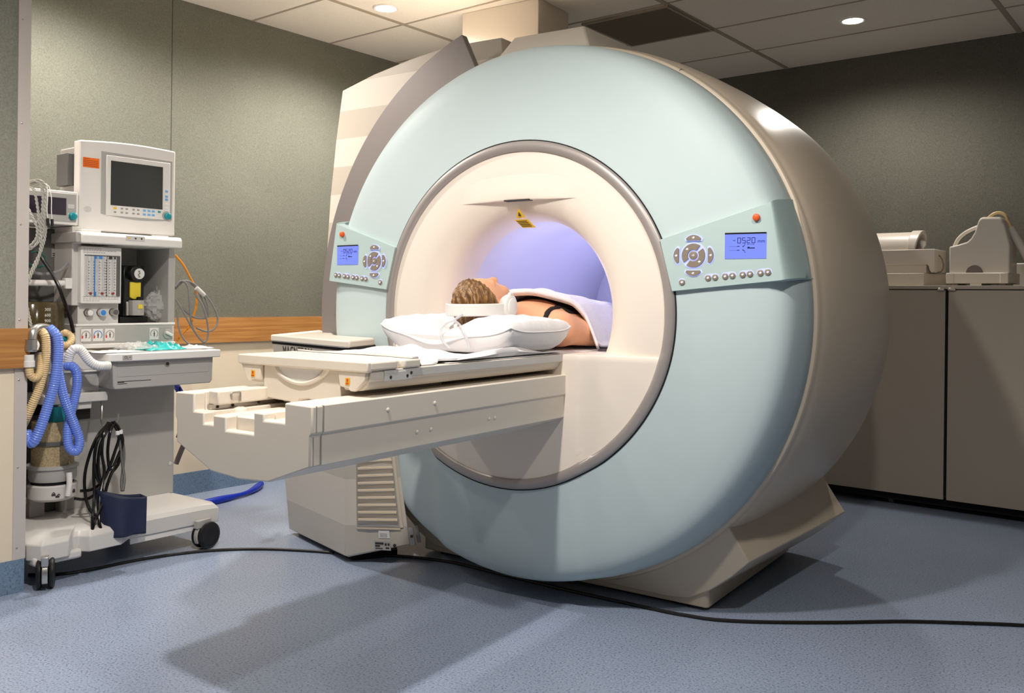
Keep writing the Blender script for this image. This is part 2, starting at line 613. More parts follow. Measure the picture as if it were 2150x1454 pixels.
for z_ in (0.165, 0.46, 0.78, 1.0, 1.35, 1.72, 2.1):
    sc_.disc(RW(JUT_N + 0.004, JUT_L - 0.030, z_), NV, 0.0035, 0.002, 10, dome=0.001)
sc_.build('screw', M['steel'], ct)
room_quad('wall_back', ((WALL_N - 0.1, WALL_L), (ROOM_R, WALL_L), 0.0, HC, (0, 1)), M['fabric2'], 0.1)
room_quad('wall_right', ((ROOM_R - 0.1, ROOM_F), (ROOM_R - 0.1, WALL_L), 0.0, HC, (1, 0)), M['fabric2'], 0.1)
# dark return-air panel in the ceiling
vt = empty('ceiling_vent', RW(-0.63, 2.0, HC), -_a, 'dark square air vent panel set in the ceiling beside the duct', 'vent')
v = MB()
v.box(-0.26, 0.275, -0.265, 0.262, -0.012, -0.0005)
v.build('vent_panel', M['ventdark'], vt, smooth=False)
v = MB()
for x0, x1, y0, y1 in ((-0.275, -0.26, -0.28, 0.277), (0.275, 0.287, -0.28, 0.277), (-0.26, 0.275, -0.28, -0.265), (-0.26, 0.275, 0.262, 0.277)):
    v.box(x0, x1, y0, y1, -0.014, -0.0005)
v.build('vent_frame', M['tbar'], vt, smooth=False)
# ceiling downlights
LAMP_LABELS = ['round recessed ceiling downlight near the left wall, above the scanner', 'round recessed ceiling downlight at upper right, nearest the back wall',
               'recessed ceiling downlight over the anaesthesia cart', 'recessed ceiling downlight over the floor in front of the table',
               'recessed ceiling downlight over the foot end of the table', 'unseen ceiling downlight added to brighten the right of the room']
for i, ((n_, l_, w_), lo_) in enumerate(zip(LAMPS, LAMP_OBJS)):
    e = empty('ceiling_light', RW(n_, l_, HC), 0, LAMP_LABELS[i], 'ceiling light', 'recessed ceiling downlights')
    q = MB()
    q.lathe([(0.056, -0.001), (0.056, -0.006), (0.066, -0.008), (0.072, -0.004), (0.072, -0.0005)], n=40, cap=False)
    q.build('lamp_rim', M['white'], e)
    q = MB()
    q.lathe([(0.0555, -0.0045), (0.03, -0.007), (0.001, -0.008)], n=32)
    q.build('lens', M['lens'], e)
    lo_.parent = e
    lo_.location = (0, 0, -0.075)


# ================================================================ the scanner
ZC = 1.046
R_IN, R_BEZ, R_OUT = 0.594, 0.633, 1.018


def sstep(a, b, x):
    t = max(0.0, min(1.0, (x - a) / (b - a)))
    return t * t * (3 - 2 * t)


def prow(x, z):
    """how far the lower middle of the front stands out towards the foot of the table"""
    ax = abs(x)
    if ax < 0.315:
        t = 1.0
    elif ax < 0.385:
        t = 1.0 - 0.60 * sstep(0.300, 0.400, ax) - 0.0
    else:
        t = 0.0
    if ax >= 0.385:
        t = (1.0 - 0.60 * sstep(0.300, 0.400, 0.385)) * max(0.0, (0.62 - ax) / (0.62 - 0.385))
    return (0.064 + 0.011 * sstep(0.1, 0.7, z)) * t * sstep(0.93, 0.90, z)


FRONT_PROF = [(0.636, 0.004), (0.66, 0.006), (0.72, 0.010), (0.80, 0.017), (0.88, 0.026), (0.935, 0.036), (0.962, 0.047), (0.982, 0.064), (0.996, 0.088), (1.006, 0.125), (1.013, 0.175), (1.018, 0.228)]


def front_y(r):
    for (r0, y0), (r1, y1) in zip(FRONT_PROF, FRONT_PROF[1:]):
        if r <= r1:
            return y0 + (y1 - y0) * max(0, (r - r0)) / (r1 - r0)
    return FRONT_PROF[-1][1]


def polar(prof, n=256, a0=0.0, a1=2 * math.pi, disp=True, closed=True):
    rings = []
    cnt = n if closed else n + 1
    for r, y in prof:
        ring = []
        for k in range(cnt):
            t = a0 + (a1 - a0) * k / n
            x, z = r * math.cos(t), ZC + r * math.sin(t)
            d = prow(x, z) if disp else 0.0
            if disp and r > 0.85:
                q = 1 - 0.022 * min(1.0, d / 0.064) * (r - 0.85) / 0.168
                x, z = x * q, ZC + (z - ZC) * q
            ring.append((x, y - d, z))
        rings.append(ring)
    return rings


scan = empty('mri_scanner', (0, 0, 0), 0, 'large round pale blue and cream MRI scanner with a lit bore', 'scanner')

# pale blue front ring
mb = MB()
mb.loft(polar([(0.630, 0.03)] + FRONT_PROF + [(1.012, 0.235), (0.9, 0.25)], 360), cap=False)
mb.build('front_ring_cover', M['blue'], scan, angle=50)
# silver bezel with a dark joint round it
mb = MB()
mb.loft(polar([(0.6325, 0.025), (0.6325, 0.002), (0.630, -0.004), (0.623, -0.0075), (0.612, -0.009), (0.602, -0.0075), (0.5955, -0.003), (0.594, 0.004), (0.594, 0.03)], 300), cap=False)
mb.build('bezel_ring', M['silver'], scan, angle=60)
mb = MB()
mb.loft(polar([(0.6362, 0.006), (0.6362, 0.0015), (0.6325, 0.0015), (0.6325, 0.006)], 240), cap=False)
mb.build('bezel_joint', M['void'], scan)
# cream dished face round the bore
bowl = [(0.596, 0.004), (0.57, 0.002), (0.53, 0.000), (0.49, 0.001), (0.455, 0.005), (0.43, 0.012), (0.405, 0.024), (0.385, 0.040), (0.370, 0.060), (0.360, 0.085), (0.354, 0.115), (0.351, 0.15), (0.350, 0.19)]
mb = MB()
mb.loft(polar(bowl, 256, disp=False), cap=False)
mb.build('bore_surround', M['cream_disc'], scan, angle=60)
mb = MB()
mb.loft(polar([(0.350, 0.19), (0.349, 0.3), (0.349, 0.7), (0.349, 1.25), (0.40, 1.30)], 128, disp=False), cap=False)
mb.build('bore_tube', M['bore'], scan, angle=60)
mb = MB()
mb.loft([[(0.352 * math.cos(2 * math.pi * k / 64), y, ZC + 0.352 * math.sin(2 * math.pi * k / 64)) for k in range(64)] for y in (1.255, 1.27)])  # added disc, closes the far end to catch the bore lamps' light
mb.build('added_bore_end', M['bore'], scan)
# bore floor the table slides on
mb = MB()
mb.box(-0.27, 0.27, 0.10, 1.24, 0.81, 0.838)
mb.build('bore_floor', M['bore'], scan, bevel=0.004)
# visor over the bore: flat underside with the laser window
mb = MB()
rows = []
XS = [i / 24 for i in range(-24, 25)]


def bowl_y(r):
    for (r0, y0), (r1, y1) in zip(bowl, bowl[1:]):
        if r >= r1:
            return y0 + (y1 - y0) * (r0 - r) / (r0 - r1)
    return bowl[-1][1]


for z, k in ((1.585, -0.004), (1.57, -0.0005), (1.55, 0.002), (1.525, 0.006), (1.50, 0.0115), (1.48, 0.017), (1.468, 0.0205), (1.4635, 0.0220), (1.4610, 0.0205)):
    row = []
    for s in XS:
        x = 0.262 * s
        zz = z - 0.004 * abs(s)
        row.append((x, bowl_y(math.hypot(x, zz - ZC)) + 0.0012 - k * (1 - abs(s) ** 1.5), zz))
    rows.append(row)
rows.append([(0.262 * s, 0.07, 1.463 - 0.004 * abs(s)) for s in XS])
mb.grid(rows)
mb.build('bore_visor', M['cream_disc'], scan, angle=50)
mb = MB()
mb.box(-0.054, 0.058, -0.0075, 0.02, 1.4585, 1.4636)
mb.build('laser_window', M['ink'], scan, bevel=0.001)


def warn_place(x, y, h):
    return (0.004 + x, 0.024 - h - 0.1 * (y), 1.411 + y)


mb = MB()
mb.loft([[(x, 0.0175 + (1.41 - z) * 0.55 - h, z) for x, z in ((-0.016, 1.398), (0.024, 1.398), (0.004, 1.430))] for h in (0, 0.004)])
mb.build('laser_triangle_label', M['yellow'], scan, smooth=False)
mb = MB()
mb.loft([[(x, 0.0125 + (1.41 - z) * 0.55 - h, z) for x, z in ((-0.003, 1.404), (0.011, 1.404), (0.004, 1.418))] for h in (0, 0.0015)])
mb.disc((0.004, 0.0125, 1.407), (0, -1, 0), 0.004, 0.003, 10)
mb.build('laser_symbol', M['ink'], scan, smooth=False)
mb = MB()
mb.loft([[(x, 0.022 + (1.392 - z) * 0.62 - h, z) for x, z in ((-0.022, 1.392), (0.034, 1.392), (0.060, 1.362), (0.004, 1.362))] for h in (0, 0.004)])
wl_ = mb.build('laser_text_label', M['yellow'], scan, smooth=False)
mb = MB()
for j in range(4):
    z_ = 1.3865 - j * 0.006
    x_ = -0.014 + j * 0.005
    mb.loft([[(x, 0.0175 + (1.392 - z) * 0.62 - h, z) for x, z in ((x_, z_), (x_ + 0.045, z_), (x_ + 0.046, z_ - 0.002), (x_ + 0.001, z_ - 0.002))] for h in (0, 0.0012)])
mb.build('label_print', M['ink'], wl_, smooth=False)

# the stepped-out apron below the bore, with its ledge at table height
mb = MB()
ZL = 0.905
rows = []
K = 84


def chord(z, r=0.5955):
    return math.sqrt(max(1e-6, r * r - (z - ZC) ** 2))


zs = [ZC - 0.5955 * 0.9995] + [ZC - 0.5955 + (ZL - ZC + 0.5955) * (i / 40) ** 1.6 for i in range(1, 41)]
for z in zs:
    w = chord(z)
    rows.append([(w * i / K * 2 - w, -prow(w * i / K * 2 - w, min(z, 0.9)) + 0.001, z) for i in range(K + 1)])
w = chord(ZL)
top = [w * i / K * 2 - w for i in range(K + 1)]
rows.append([(x, -prow(x, 0.9) + 0.004, ZL + 0.004) for x in top])
rows.append([(x, max(0.0, -prow(x, 0.9) + 0.06), ZL + 0.005) for x in top])
rows.append([(x, 0.16, ZL + 0.004) for x in top])
mb.grid(rows)
mb.build('front_apron', M['cream_disc'], scan, angle=40)

# warm white barrel cover behind the ring
mb = MB()
prof = [(1.004, 0.232), (1.0185, 0.2325), (1.027, 0.236), (1.031, 0.244), (1.030, 0.262), (1.036, 0.28), (1.045, 0.33), (1.056, 0.45), (1.063, 0.62), (1.066, 0.80), (1.064, 1.0), (1.058, 1.18), (1.050, 1.245), (1.02, 1.27), (0.6, 1.29)]
rg = polar(prof, 300, disp=False)
rg = [[(x, y, max(0.05, z)) for x, y, z in r] for r in rg]
mb.loft(rg, cap=False)
mb.build('barrel_cover', M['barrel'], scan, angle=40)
mb = MB()
for t0 in (math.radians(58.5),):
    rr = 1.0325
    mb.loft([[(rr * math.cos(t0 + d), y, ZC + rr * math.sin(t0 + d)) for d, y in ((-0.0015, 0.233), (0.0015, 0.233), (0.0015, 0.262), (-0.0015, 0.262))], [((rr - 0.01) * math.cos(t0 + d), y, ZC + (rr - 0.01) * math.sin(t0 + d)) for d, y in ((-0.0015, 0.233), (0.0015, 0.233), (0.0015, 0.262), (-0.0015, 0.262))]])
mb.build('cover_joint', M['inkgrey'], scan)

# flared feet left and right
for sx in (1, -1):
    mb = MB()
    lower = [(0.0, 0.035), (0.50, 0.030), (0.58, 0.040), (0.66, 0.082), (0.735, 0.142), (0.800, 0.206), (0.700, 0.357), (0.5, 0.36), (0.2, 0.2), (0.0, 0.15)]
    rgs = []
    for y, sh in ((0.262, 0.0), (0.60, 0.030), (0.95, 0.060), (1.23, 0.082)):
        rgs.append([(sx * (x + (sh if x > 0.55 else 0)), y, z) for x, z in lower])
    mb.loft(rgs)
    ft = mb.build('foot_cover', M['barrel'], scan, bevel=0.004, angle=25)
    mb = MB()
    mb.prism_z([(sx * x, y) for x, y in ((0.02, 0.275), (0.638, 0.275), (0.648, 0.285), (0.655, 1.19), (0.645, 1.20), (0.02, 1.20))], 0.012, 0.145)
    mb.build('foot_base', M['barrel'], scan, bevel=0.004)
    for x, z in ((0.565, 0.262), (0.300, 0.070)):
        mb = MB()
        mb.disc((sx * x, 0.263, z), (0, -1, 0), 0.0075, 0.003, 14)
        mb.build('foot_bolt', M['ink'], ft)
mb = MB()
mb.box(-0.57, 0.57, 0.30, 1.18, 0.0, 0.030)  # black block standing in for the shade under the scanner
mb.build('floor_shade_block', M['void'], scan)

# hood on top of the gantry and the block carrying the duct
mb = MB()
top_f = [(-0.215, 0.29, 2.165), (0.112, 0.285, 2.160), (0.128, 0.83, 2.168), (-0.215, 0.83, 2.175)]
bot_f = [(-0.32, 0.235, 2.02), (0.176, 0.235, 2.02), (0.215, 0.90, 2.0), (-0.32, 0.90, 2.0)]
mb.loft([bot_f, top_f])
mb.build('top_hood', M['cream'], scan, bevel=0.008, angle=25)
mb = MB()
mb.loft([[(-1.15, 0.75, 1.95), (-0.30, 0.75, 1.95), (-0.30, 1.26, 1.95), (-1.15, 1.26, 1.95)],
         [(-0.99, 0.75, 2.30), (-0.34, 0.75, 2.305), (-0.34, 1.26, 2.30), (-0.99, 1.26, 2.30)]])
mb.build('duct_base', M['cream'], scan, bevel=0.01, angle=25)
dk = MB()
dk.box(-1.243, -0.735, 1.285, 1.60, 0.0, HC)
duct = struct(dk.build('wall_column', M['cream'], bevel=0.004))

# banded side cover at the left, behind the ring
mb = MB()
left = [(-1.213,0.320,2.072),(-1.250,0.320,1.850),(-1.284,0.320,1.581),(-1.310,0.320,1.240),(-1.322,0.320,1.034)]
topc = [(-1.213,0.320,2.072),(-1.014,0.320,2.123),(-0.800,0.320,2.162),(-0.650,0.320,2.181),(-0.558,0.320,2.188)]
poly = [(x, z) for x, y, z in left[::-1]] + [(x, z) for x, y, z in topc[1:]]
poly = [(-1.33, 0.40), (-1.335, 0.80)] + poly + [(-0.3, 2.185)] + [(0.985 * math.cos(t), ZC + 0.985 * math.sin(t)) for t in [math.radians(107 + 1.9 * k) for k in range(60)]]
mb.prism(poly, 0.32, 1.20)
mb.build('side_cover', M['bands'], scan, bevel=0.004, angle=25)

# grey arc standing off the left of the ring
mb = MB()
N_ = 90
a0, a1 = math.radians(110.2), math.radians(186.5)
ro = []
for f_ in (0, 1):
    outer, inner = [], []
    for k in range(N_ + 1):
        t = a0 + (a1 - a0) * k / N_
        outer.append((1.216 * math.cos(t), 0.205 + 0.035 * f_, ZC + 1.216 * math.sin(t)))
    t0i = math.radians(108.9)
    for k in range(N_ + 1):
        t = t0i + (a1 - t0i) * k / N_
        inner.append((1.0 * math.cos(t), 0.205 + 0.035 * f_, ZC + 1.0 * math.sin(t)))
    ro.append((outer, inner))
rows = [ro[0][1], ro[0][0], ro[1][0], ro[1][1]]
mb.loft([[r[k] for r in rows] for k in range(N_ + 1)])
mb.build('grey_arc_cover', M['arcgrey'], scan, bevel=0.003, angle=30)


# control panels either side of the bezel
def control_panel(mx):
    """mx mirrors the panel's outline (the printing is not mirrored)"""
    c0t, c0b = Vector((0.580,-0.012,1.300)), Vector((0.625,-0.012,1.130))
    c1t, c1b = Vector((0.939,0.018,1.409)), Vector((0.975,0.018,1.166))
    c2t, c2b = Vector((0.945,0.215,1.434)), Vector((1.009,0.215,1.178))
    cols = []
    for i in range(13):
        cols.append((c0t.lerp(c1t, i / 12), c0b.lerp(c1b, i / 12)))
    for i in range(1, 11):
        t = i / 10
        # rounded turn from the face into the side
        def turn(p, q):
            v = p.lerp(q, t)
            r_ = math.hypot(v.x, v.z - ZC)
            k = math.sin(t * math.pi / 2)
            rr = math.hypot(p.x, p.z - ZC) + (math.hypot(q.x, q.z - ZC) + 0.004 - math.hypot(p.x, p.z - ZC)) * k
            s = rr / r_
            yy = p.y + (q.y - p.y) * (1 - math.cos(t * math.pi / 2))
            return Vector((v.x * s, yy, ZC + (v.z - ZC) * s))
        cols.append((turn(c1t, c2t), turn(c1b, c2b)))
    rows = []
    nt_ = 10
    for ct, cb in cols:
        col = [ct + Vector((0, 0.05, 0.004))]
        for j in range(nt_ + 1):
            t = j / nt_
            p = ct.lerp(cb, t)
            col.append(p)
        col.append(cb + Vector((0, 0.05, -0.004)))
        rows.append([(mx * p.x, p.y, p.z) for p in col])
    first = [(p[0], p[1] + 0.05, p[2]) for p in rows[0]]
    m_ = MB()
    m_.grid([first] + rows)
    pan = m_.build('control_panel', M['panel'], scan, bevel=0.006, seg=3, angle=35)
    # face frame
    o_ = (c0t + c0b + c1t + c1b) / 4
    o_ = Vector((mx * o_.x, o_.y, o_.z))
    e1 = Vector((mx * (c1t - c0t).x + mx * (c1b - c0b).x, (c1t - c0t).y + (c1b - c0b).y, 0)).normalized()
    if mx < 0:
        e1 = -e1
    nn = Vector((e1.y, -e1.x, 0)).normalized()
    if nn.y > 0:
        nn = -nn
    e2 = Vector((0, 0, 1))

    def P(u, v, h=0.0):
        return o_ + e1 * u + e2 * v + nn * h

    # positions on the right panel measured from the panel's middle; u flips for the left one
    f_ = mx
    ex_ = {}

    def UV(p):
        d = Vector(p) - Vector((mx * o_.x, o_.y, o_.z))
        return (mx * (d.x * (mx * e1.x) + d.y * e1.y) if mx > 0 else -(d.x * abs(e1.x) + d.y * (-e1.y)), d.z)

    KS = 1.42
    dial = UV((0.696,-0.006,1.246))
    scr = [UV((0.798,0.006,1.315)), UV((0.929,0.006,1.234))]
    stop = UV((0.897,0.01,1.363))
    bar = [UV((0.745,0,1.173)), UV((0.935,0.01,1.191))]
    lone = UV((0.659,-0.01,1.159))
    # display
    u0, u1 = sorted((scr[0][0], scr[1][0]))
    v0, v1 = scr[1][1], scr[0][1]
    m_ = MB()
    m_.loft([[P(u, v, h) for u, v in ((u0, v0), (u1, v0), (u1, v1), (u0, v1))] for h in (0.0, 0.0022)])
    dsp = m_.build('display', M['lcd'], pan, smooth=False)
    m_ = MB()
    m_.loft([[P(u, v, h) for u, v in ((u0, v1 - 0.0035), (u1, v1 - 0.0035), (u1, v1 + 0.0015), (u0, v1 + 0.0015))] for h in (0.0, 0.003)])
    m_.build('display_edge', M['void'], pan, smooth=False)
    m_ = MB()
    cu, cv = (u0 + u1) / 2, (v0 + v1) / 2
    W, Hh = u1 - u0, v1 - v0

    def seg(u, v, w, h):
        m_.loft([[P(q, s, d) for q, s in ((u - w / 2, v - h / 2), (u + w / 2, v - h / 2), (u + w / 2, v + h / 2), (u - w / 2, v + h / 2))] for d in (0.0022, 0.0028)])

    SEG = {'0': 'abcdef', '5': 'afgcd', '2': 'abged'}
    dw, dh, th = W * 0.074, Hh * 0.20, 0.0019
    seg(cu - W * 0.27, cv + Hh * 0.21, dw * 0.7, th)
    for k, ch in enumerate('0520'):
        u, v = cu - W * 0.15 + k * W * 0.115, cv + Hh * 0.21
        for s_ in SEG[ch]:
            if s_ == 'a': seg(u, v + dh / 2, dw, th)
            if s_ == 'd': seg(u, v - dh / 2, dw, th)
            if s_ == 'g': seg(u, v, dw, th)
            if s_ == 'f': seg(u - dw / 2, v + dh / 4, th, dh / 2)
            if s_ == 'b': seg(u + dw / 2, v + dh / 4, th, dh / 2)
            if s_ == 'e': seg(u - dw / 2, v - dh / 4, th, dh / 2)
            if s_ == 'c': seg(u + dw / 2, v - dh / 4, th, dh / 2)
    text_into(m_, 'mm', Hh * 0.19, lambda x, y, h: P(cu + W * 0.385 + x, cv + Hh * 0.175 + y, 0.0022 + h))
    # table pictogram under the figures
    for dv in (-0.02, -0.17):
        seg(cu - W * 0.29, cv + Hh * dv, W * 0.20, 0.0006)
        seg(cu - W * 0.17, cv + Hh * dv, W * 0.06, 0.0022)
    for k in range(4):
        seg(cu - W * 0.06 + k * W * 0.018, cv + Hh * (-0.03 + 0.010 * k * k), W * 0.022, 0.0024)
        seg(cu - W * 0.06 + k * W * 0.018, cv - Hh * (0.16 + 0.010 * k * k), W * 0.022, 0.0024)
    seg(cu + W * 0.13, cv + Hh * 0.055, W * 0.15, 0.0008)
    for q in (0.06, 0.20):
        seg(cu + W * q, cv + Hh * 0.055, W * 0.02, 0.0022)
    seg(cu + W * 0.14, cv - Hh * 0.09, W * 0.18, 0.0032)
    seg(cu + W * 0.08, cv - Hh * 0.06, W * 0.05, 0.0028)
    m_.build('display_digits', M['lcdink'], dsp, smooth=False)
    # stop button
    m_ = MB()
    m_.disc(P(stop[0], stop[1], 0.0), nn, 0.0115, 0.010, 24, r2=0.0105, dome=0.002)
    m_.build('stop_button', M['orange'], pan)

    def arcpoly(r0, r1, t0, t1, n=14):
        return [(r1 * math.cos(t0 + (t1 - t0) * k / n), r1 * math.sin(t0 + (t1 - t0) * k / n)) for k in range(n + 1)] + \
               [(r0 * math.cos(t1 - (t1 - t0) * k / n), r0 * math.sin(t1 - (t1 - t0) * k / n)) for k in range(n + 1)]

    def plate(poly, cu_, cv_, h0, h1, name, m__, scale=1.0, bev=0.0):
        q = MB()
        q.loft([[P(cu_ + x * scale, cv_ + y * scale, h) for x, y in poly] for h in (h0, h1)])
        return q.build(name, m__, pan, bevel=bev)

    def sym(u, v, w=0.008):
        q = MB()
        for a_, b_, c_, d_ in ((0, 0, w, 0.0016), (0, 0, 0.0016, w * 0.8), (w * 0.3, w * 0.2, 0.0016, 0.003)):
            q.loft([[P(u + a_ + i * c_ / 2, v + b_ + j * d_ / 2, h) for i, j in ((-1, -1), (1, -1), (1, 1), (-1, 1))] for h in (0.0062, 0.0070)])
        return q

    du, dv = dial
    # glowing surrounds, then the keys
    full = [(math.cos(2 * math.pi * k / 40), math.sin(2 * math.pi * k / 40)) for k in range(40)]
    plate(full, du, dv, 0.0, 0.0012, 'key_backlight', M['halo'], 0.0305 * KS)
    keys = [arcpoly(0.0130 * KS, 0.0275 * KS, math.radians(54), math.radians(216)), arcpoly(0.0130 * KS, 0.0275 * KS, math.radians(234), math.radians(396))]
    for kp in keys:
        plate(kp, du, dv, 0.0, 0.006, 'ring_key', M['btn'], 1.0, 0.001)
    m_ = MB()
    m_.disc(P(du, dv, 0.0), nn, 0.0098 * KS, 0.006, 24, dome=0.001)
    m_.build('centre_key', M['btn'], pan)
    sym(du, dv).build('key_symbol', M['glyph'], pan, smooth=False)
    sym(du - 0.0145 * KS, dv + 0.0145 * KS).build('key_symbol', M['glyph'], pan, smooth=False)
    sym(du + 0.0145 * KS, dv - 0.0145 * KS).build('key_symbol', M['glyph'], pan, smooth=False)
    for t in (0, 90, 180, 270):
        ct, st = math.cos(math.radians(t)), math.sin(math.radians(t))
        h_ = math.radians(25)
        lens_ = arcpoly(0.0335, 0.0470, math.radians(t) - h_, math.radians(t) + h_)
        # eye-shaped key: outer arc bulges out, inner edge is flatter
        lens_ = [(0.047 * math.cos(math.radians(t) + a) * (1 - 0.10 * abs(a / h_) ** 2), 0.047 * math.sin(math.radians(t) + a) * (1 - 0.10 * abs(a / h_) ** 2)) for a in np.linspace(-h_, h_, 14)] + \
                [(0.034 * math.cos(math.radians(t) + a) * (1 + 0.10 * abs(a / h_) ** 2), 0.034 * math.sin(math.radians(t) + a) * (1 + 0.10 * abs(a / h_) ** 2)) for a in np.linspace(h_ * 1.0, -h_ * 1.0, 14)]
        lens_ = [(x * KS, y * KS) for x, y in lens_]
        cx_, cy_ = 0.0405 * KS * ct, 0.0405 * KS * st
        big = [(cx_ + (x - cx_) * 1.22, cy_ + (y - cy_) * 1.22) for x, y in lens_]
        plate(big, du, dv, 0.0, 0.0012, 'key_backlight', M['halo'])
        plate(lens_, du, dv, 0.0, 0.006, 'eye_key', M['btn'], 1.0, 0.0008)
        sym(du + cx_, dv + cy_).build('key_symbol', M['glyph'], pan, smooth=False)
    # four pairs of round keys
    (bu0, bv0), (bu1, bv1) = bar
    for k in range(8):
        pr, q_ = divmod(k, 2)
        s_ = (pr * 2.42 + q_) / 8.26
        u, v = bu0 + (bu1 - bu0) * s_, bv0 + (bv1 - bv0) * s_
        if q_ == 0:
            u2, v2 = bu0 + (bu1 - bu0) * (s_ + 1 / 8.26), bv0 + (bv1 - bv0) * (s_ + 1 / 8.26)
            q = MB()
            d = Vector((u2 - u, v2 - v)).normalized()
            pp_ = []
            for j in range(10):
                t = math.pi / 2 + math.pi * j / 9
                pp_.append((u + 0.0128 * (d.x * math.cos(t) - d.y * math.sin(t)), v + 0.0128 * (d.y * math.cos(t) + d.x * math.sin(t))))
            for j in range(10):
                t = -math.pi / 2 + math.pi * j / 9
                pp_.append((u2 + 0.0128 * (d.x * math.cos(t) - d.y * math.sin(t)), v2 + 0.0128 * (d.y * math.cos(t) + d.x * math.sin(t))))
            q.loft([[P(a, b, h) for a, b in pp_] for h in (0, 0.0012)])
            q.build('key_backlight', M['halo'], pan)
        q = MB()
        q.disc(P(u, v, 0), nn, 0.0098, 0.005, 18, dome=0.0012)
        q.build('round_key', M['btn'], pan)
        sym(u, v, 0.0075).build('key_symbol', M['glyph'], pan, smooth=False)
    plate(full, lone[0], lone[1], 0.0, 0.0012, 'key_backlight', M['halo'], 0.0135)
    q = MB()
    q.disc(P(lone[0], lone[1], 0), nn, 0.0098, 0.005, 18, dome=0.0012)
    q.build('round_key', M['btn'], pan)
    sym(lone[0], lone[1], 0.009).build('key_symbol', M['glyph'], pan, smooth=False)


control_panel(1)
control_panel(-1)

# pedestal cabinet left of the table
mb = MB()
bot3 = [(-1.330,0.127,0.022), (-0.793,-0.05732,0.03), (-0.782,-0.04922,0.03), (-0.537,0.055,0.0942), (-0.74, 0.16, 0.09), (-1.20, 0.40, 0.03)]
bot = [q[:2] for q in bot3]
topp = [(-1.178, -0.118), (-0.606, -0.268), (-0.585, -0.262), (-0.604,-0.045,0.941)[:2], (-0.95, 0.040), (-1.30, 0.26)]
zt = 0.895


def ped_edge(i, z):
    b, c = Vector(bot3[i]), Vector((topp[i][0], topp[i][1], zt))
    q = b.lerp(c, (z - b.z) / (c.z - b.z))
    return q


rgs = []
rgs.append([Vector(b) for b in bot3])
for k in range(9):
    z = 0.10 + (zt - 0.10) * k / 8
    rgs.append([ped_edge(i, z) for i in range(6)])
mb.loft(rgs)
ped = mb.build('pedestal_cabinet', M['bands2'], scan, bevel=0.005, angle=25)
mb = MB()
lid = [(-1.185, -0.122), (-0.62, -0.272), (-0.58, -0.264), (-0.645, -0.055), (-0.690, -0.012), (-0.93, 0.035), (-1.02, 0.085), (-1.10, 0.17), (-1.45, 0.42)]
mb.prism_z(lid, 0.903, 0.932)
mb.build('pedestal_lid', M['cream'], ped, bevel=0.006)
mb = MB()
lid2 = [(x * 0.995 - 0.003, y + 0.006) for x, y in lid]
mb.prism_z(lid2, 0.893, 0.905)
mb.build('lid_joint', M['void'], ped)
mb = MB()
mb.prism_z([(x * 0.97 - 0.03, y + 0.05) for x, y in (bot[0], bot[1], bot[2], (-0.68, 0.10), bot[4], bot[5])], 0.0, 0.028)
mb.build('cabinet_plinth', M['void'], ped)


def ped_front(s, z, h=0.0):
    """point on the pedestal's front face, s from its left edge to its right"""
    a, b = ped_edge(0, z), ped_edge(1, z)
    d = (b - a).normalized()
    return a.lerp(b, s) + Vector((d.y, -d.x, 0)) * h


def ped_side(s, z, h=0.0):
    a, b = ped_edge(2, z), ped_edge(3, z)
    d = (b - a).normalized()
    return a.lerp(b, s) + Vector((d.y, -d.x, 0)) * h


mb = MB()
text_into(mb, 'MAGNETOM', 0.064, lambda x, y, h: ped_front(0.155 + x / 0.59, 0.864 + y, h), align='LEFT', xs=0.70)
mb.build('lettering', M['ink'], ped, smooth=False)
# louvred grille in the right-hand face
mb = MB()
g0, g1, gz0, gz1 = 0.15, 0.87, 0.165, 0.60
mb.loft([[ped_side(s, gz0 + (gz1 - gz0) * k / 24, h) for s, h in ((g0, -0.004), (g1, -0.004), (g1, 0.0015), (g0, 0.0015))] for k in range(25)])
gr_ = mb.build('louvre_grille', M['medgrey'], ped, smooth=False)
mb = MB()
nl = 14
for k in range(nl):
    z = gz0 + 0.012 + (gz1 - gz0) * k / nl
    dz = (gz1 - gz0) / nl
    for i in range(1):
        pr_ = [(0.0, 0.002), (0.0, 0.003), (dz * 0.55, 0.013), (dz * 0.72, 0.012), (dz * 0.80, 0.002)]
        mb.loft([[ped_side(s, z + a, h) for a, h in pr_] for s in (g0 + 0.02, g1 - 0.03)])
mb.build('louvre_slats', M['barrel'], gr_, angle=20)
mb = MB()
for s0, s1, z0, z1, in ((g0 - 0.014, g0, gz0 - 0.006, gz1), (g1, g1 + 0.05, gz0, gz1), (g0, g1, gz0 - 0.010, gz0 - 0.002)):
    mb.loft([[ped_side(s, z0 + (z1 - z0) * k / 24, h) for s, h in ((s0, -0.004), (s1, -0.004), (s1, 0.004), (s0, 0.004))] for k in range(25)])
mb.build('grille_frame', M['barrel'], gr_, smooth=False)
mb = MB()
mb.loft([[ped_side(s, z, h) for s, z in ((0.50, 0.118), (0.68, 0.118), (0.68, 0.150), (0.50, 0.150))] for h in (0, 0.001)])
r1_ = mb.build('rating_label', M['paper'], ped, smooth=False)
mb = MB()
for k in range(3):
    mb.loft([[ped_side(s, z, h) for s, z in ((0.52, 0.123 + k * 0.006), (0.64, 0.123 + k * 0.006), (0.64, 0.125 + k * 0.006), (0.52, 0.125 + k * 0.006))] for h in (0.001, 0.0016)])
mb.build('label_print', M['inkgrey'], r1_, smooth=False)
mb = MB()
mb.loft([[ped_side(s, z, h) for s, z in ((0.42, 0.066), (0.68, 0.066), (0.68, 0.104), (0.42, 0.104))] for h in (0, 0.001)])
r2_ = mb.build('type_plate', M['medgrey'], ped, smooth=False)
mb = MB()
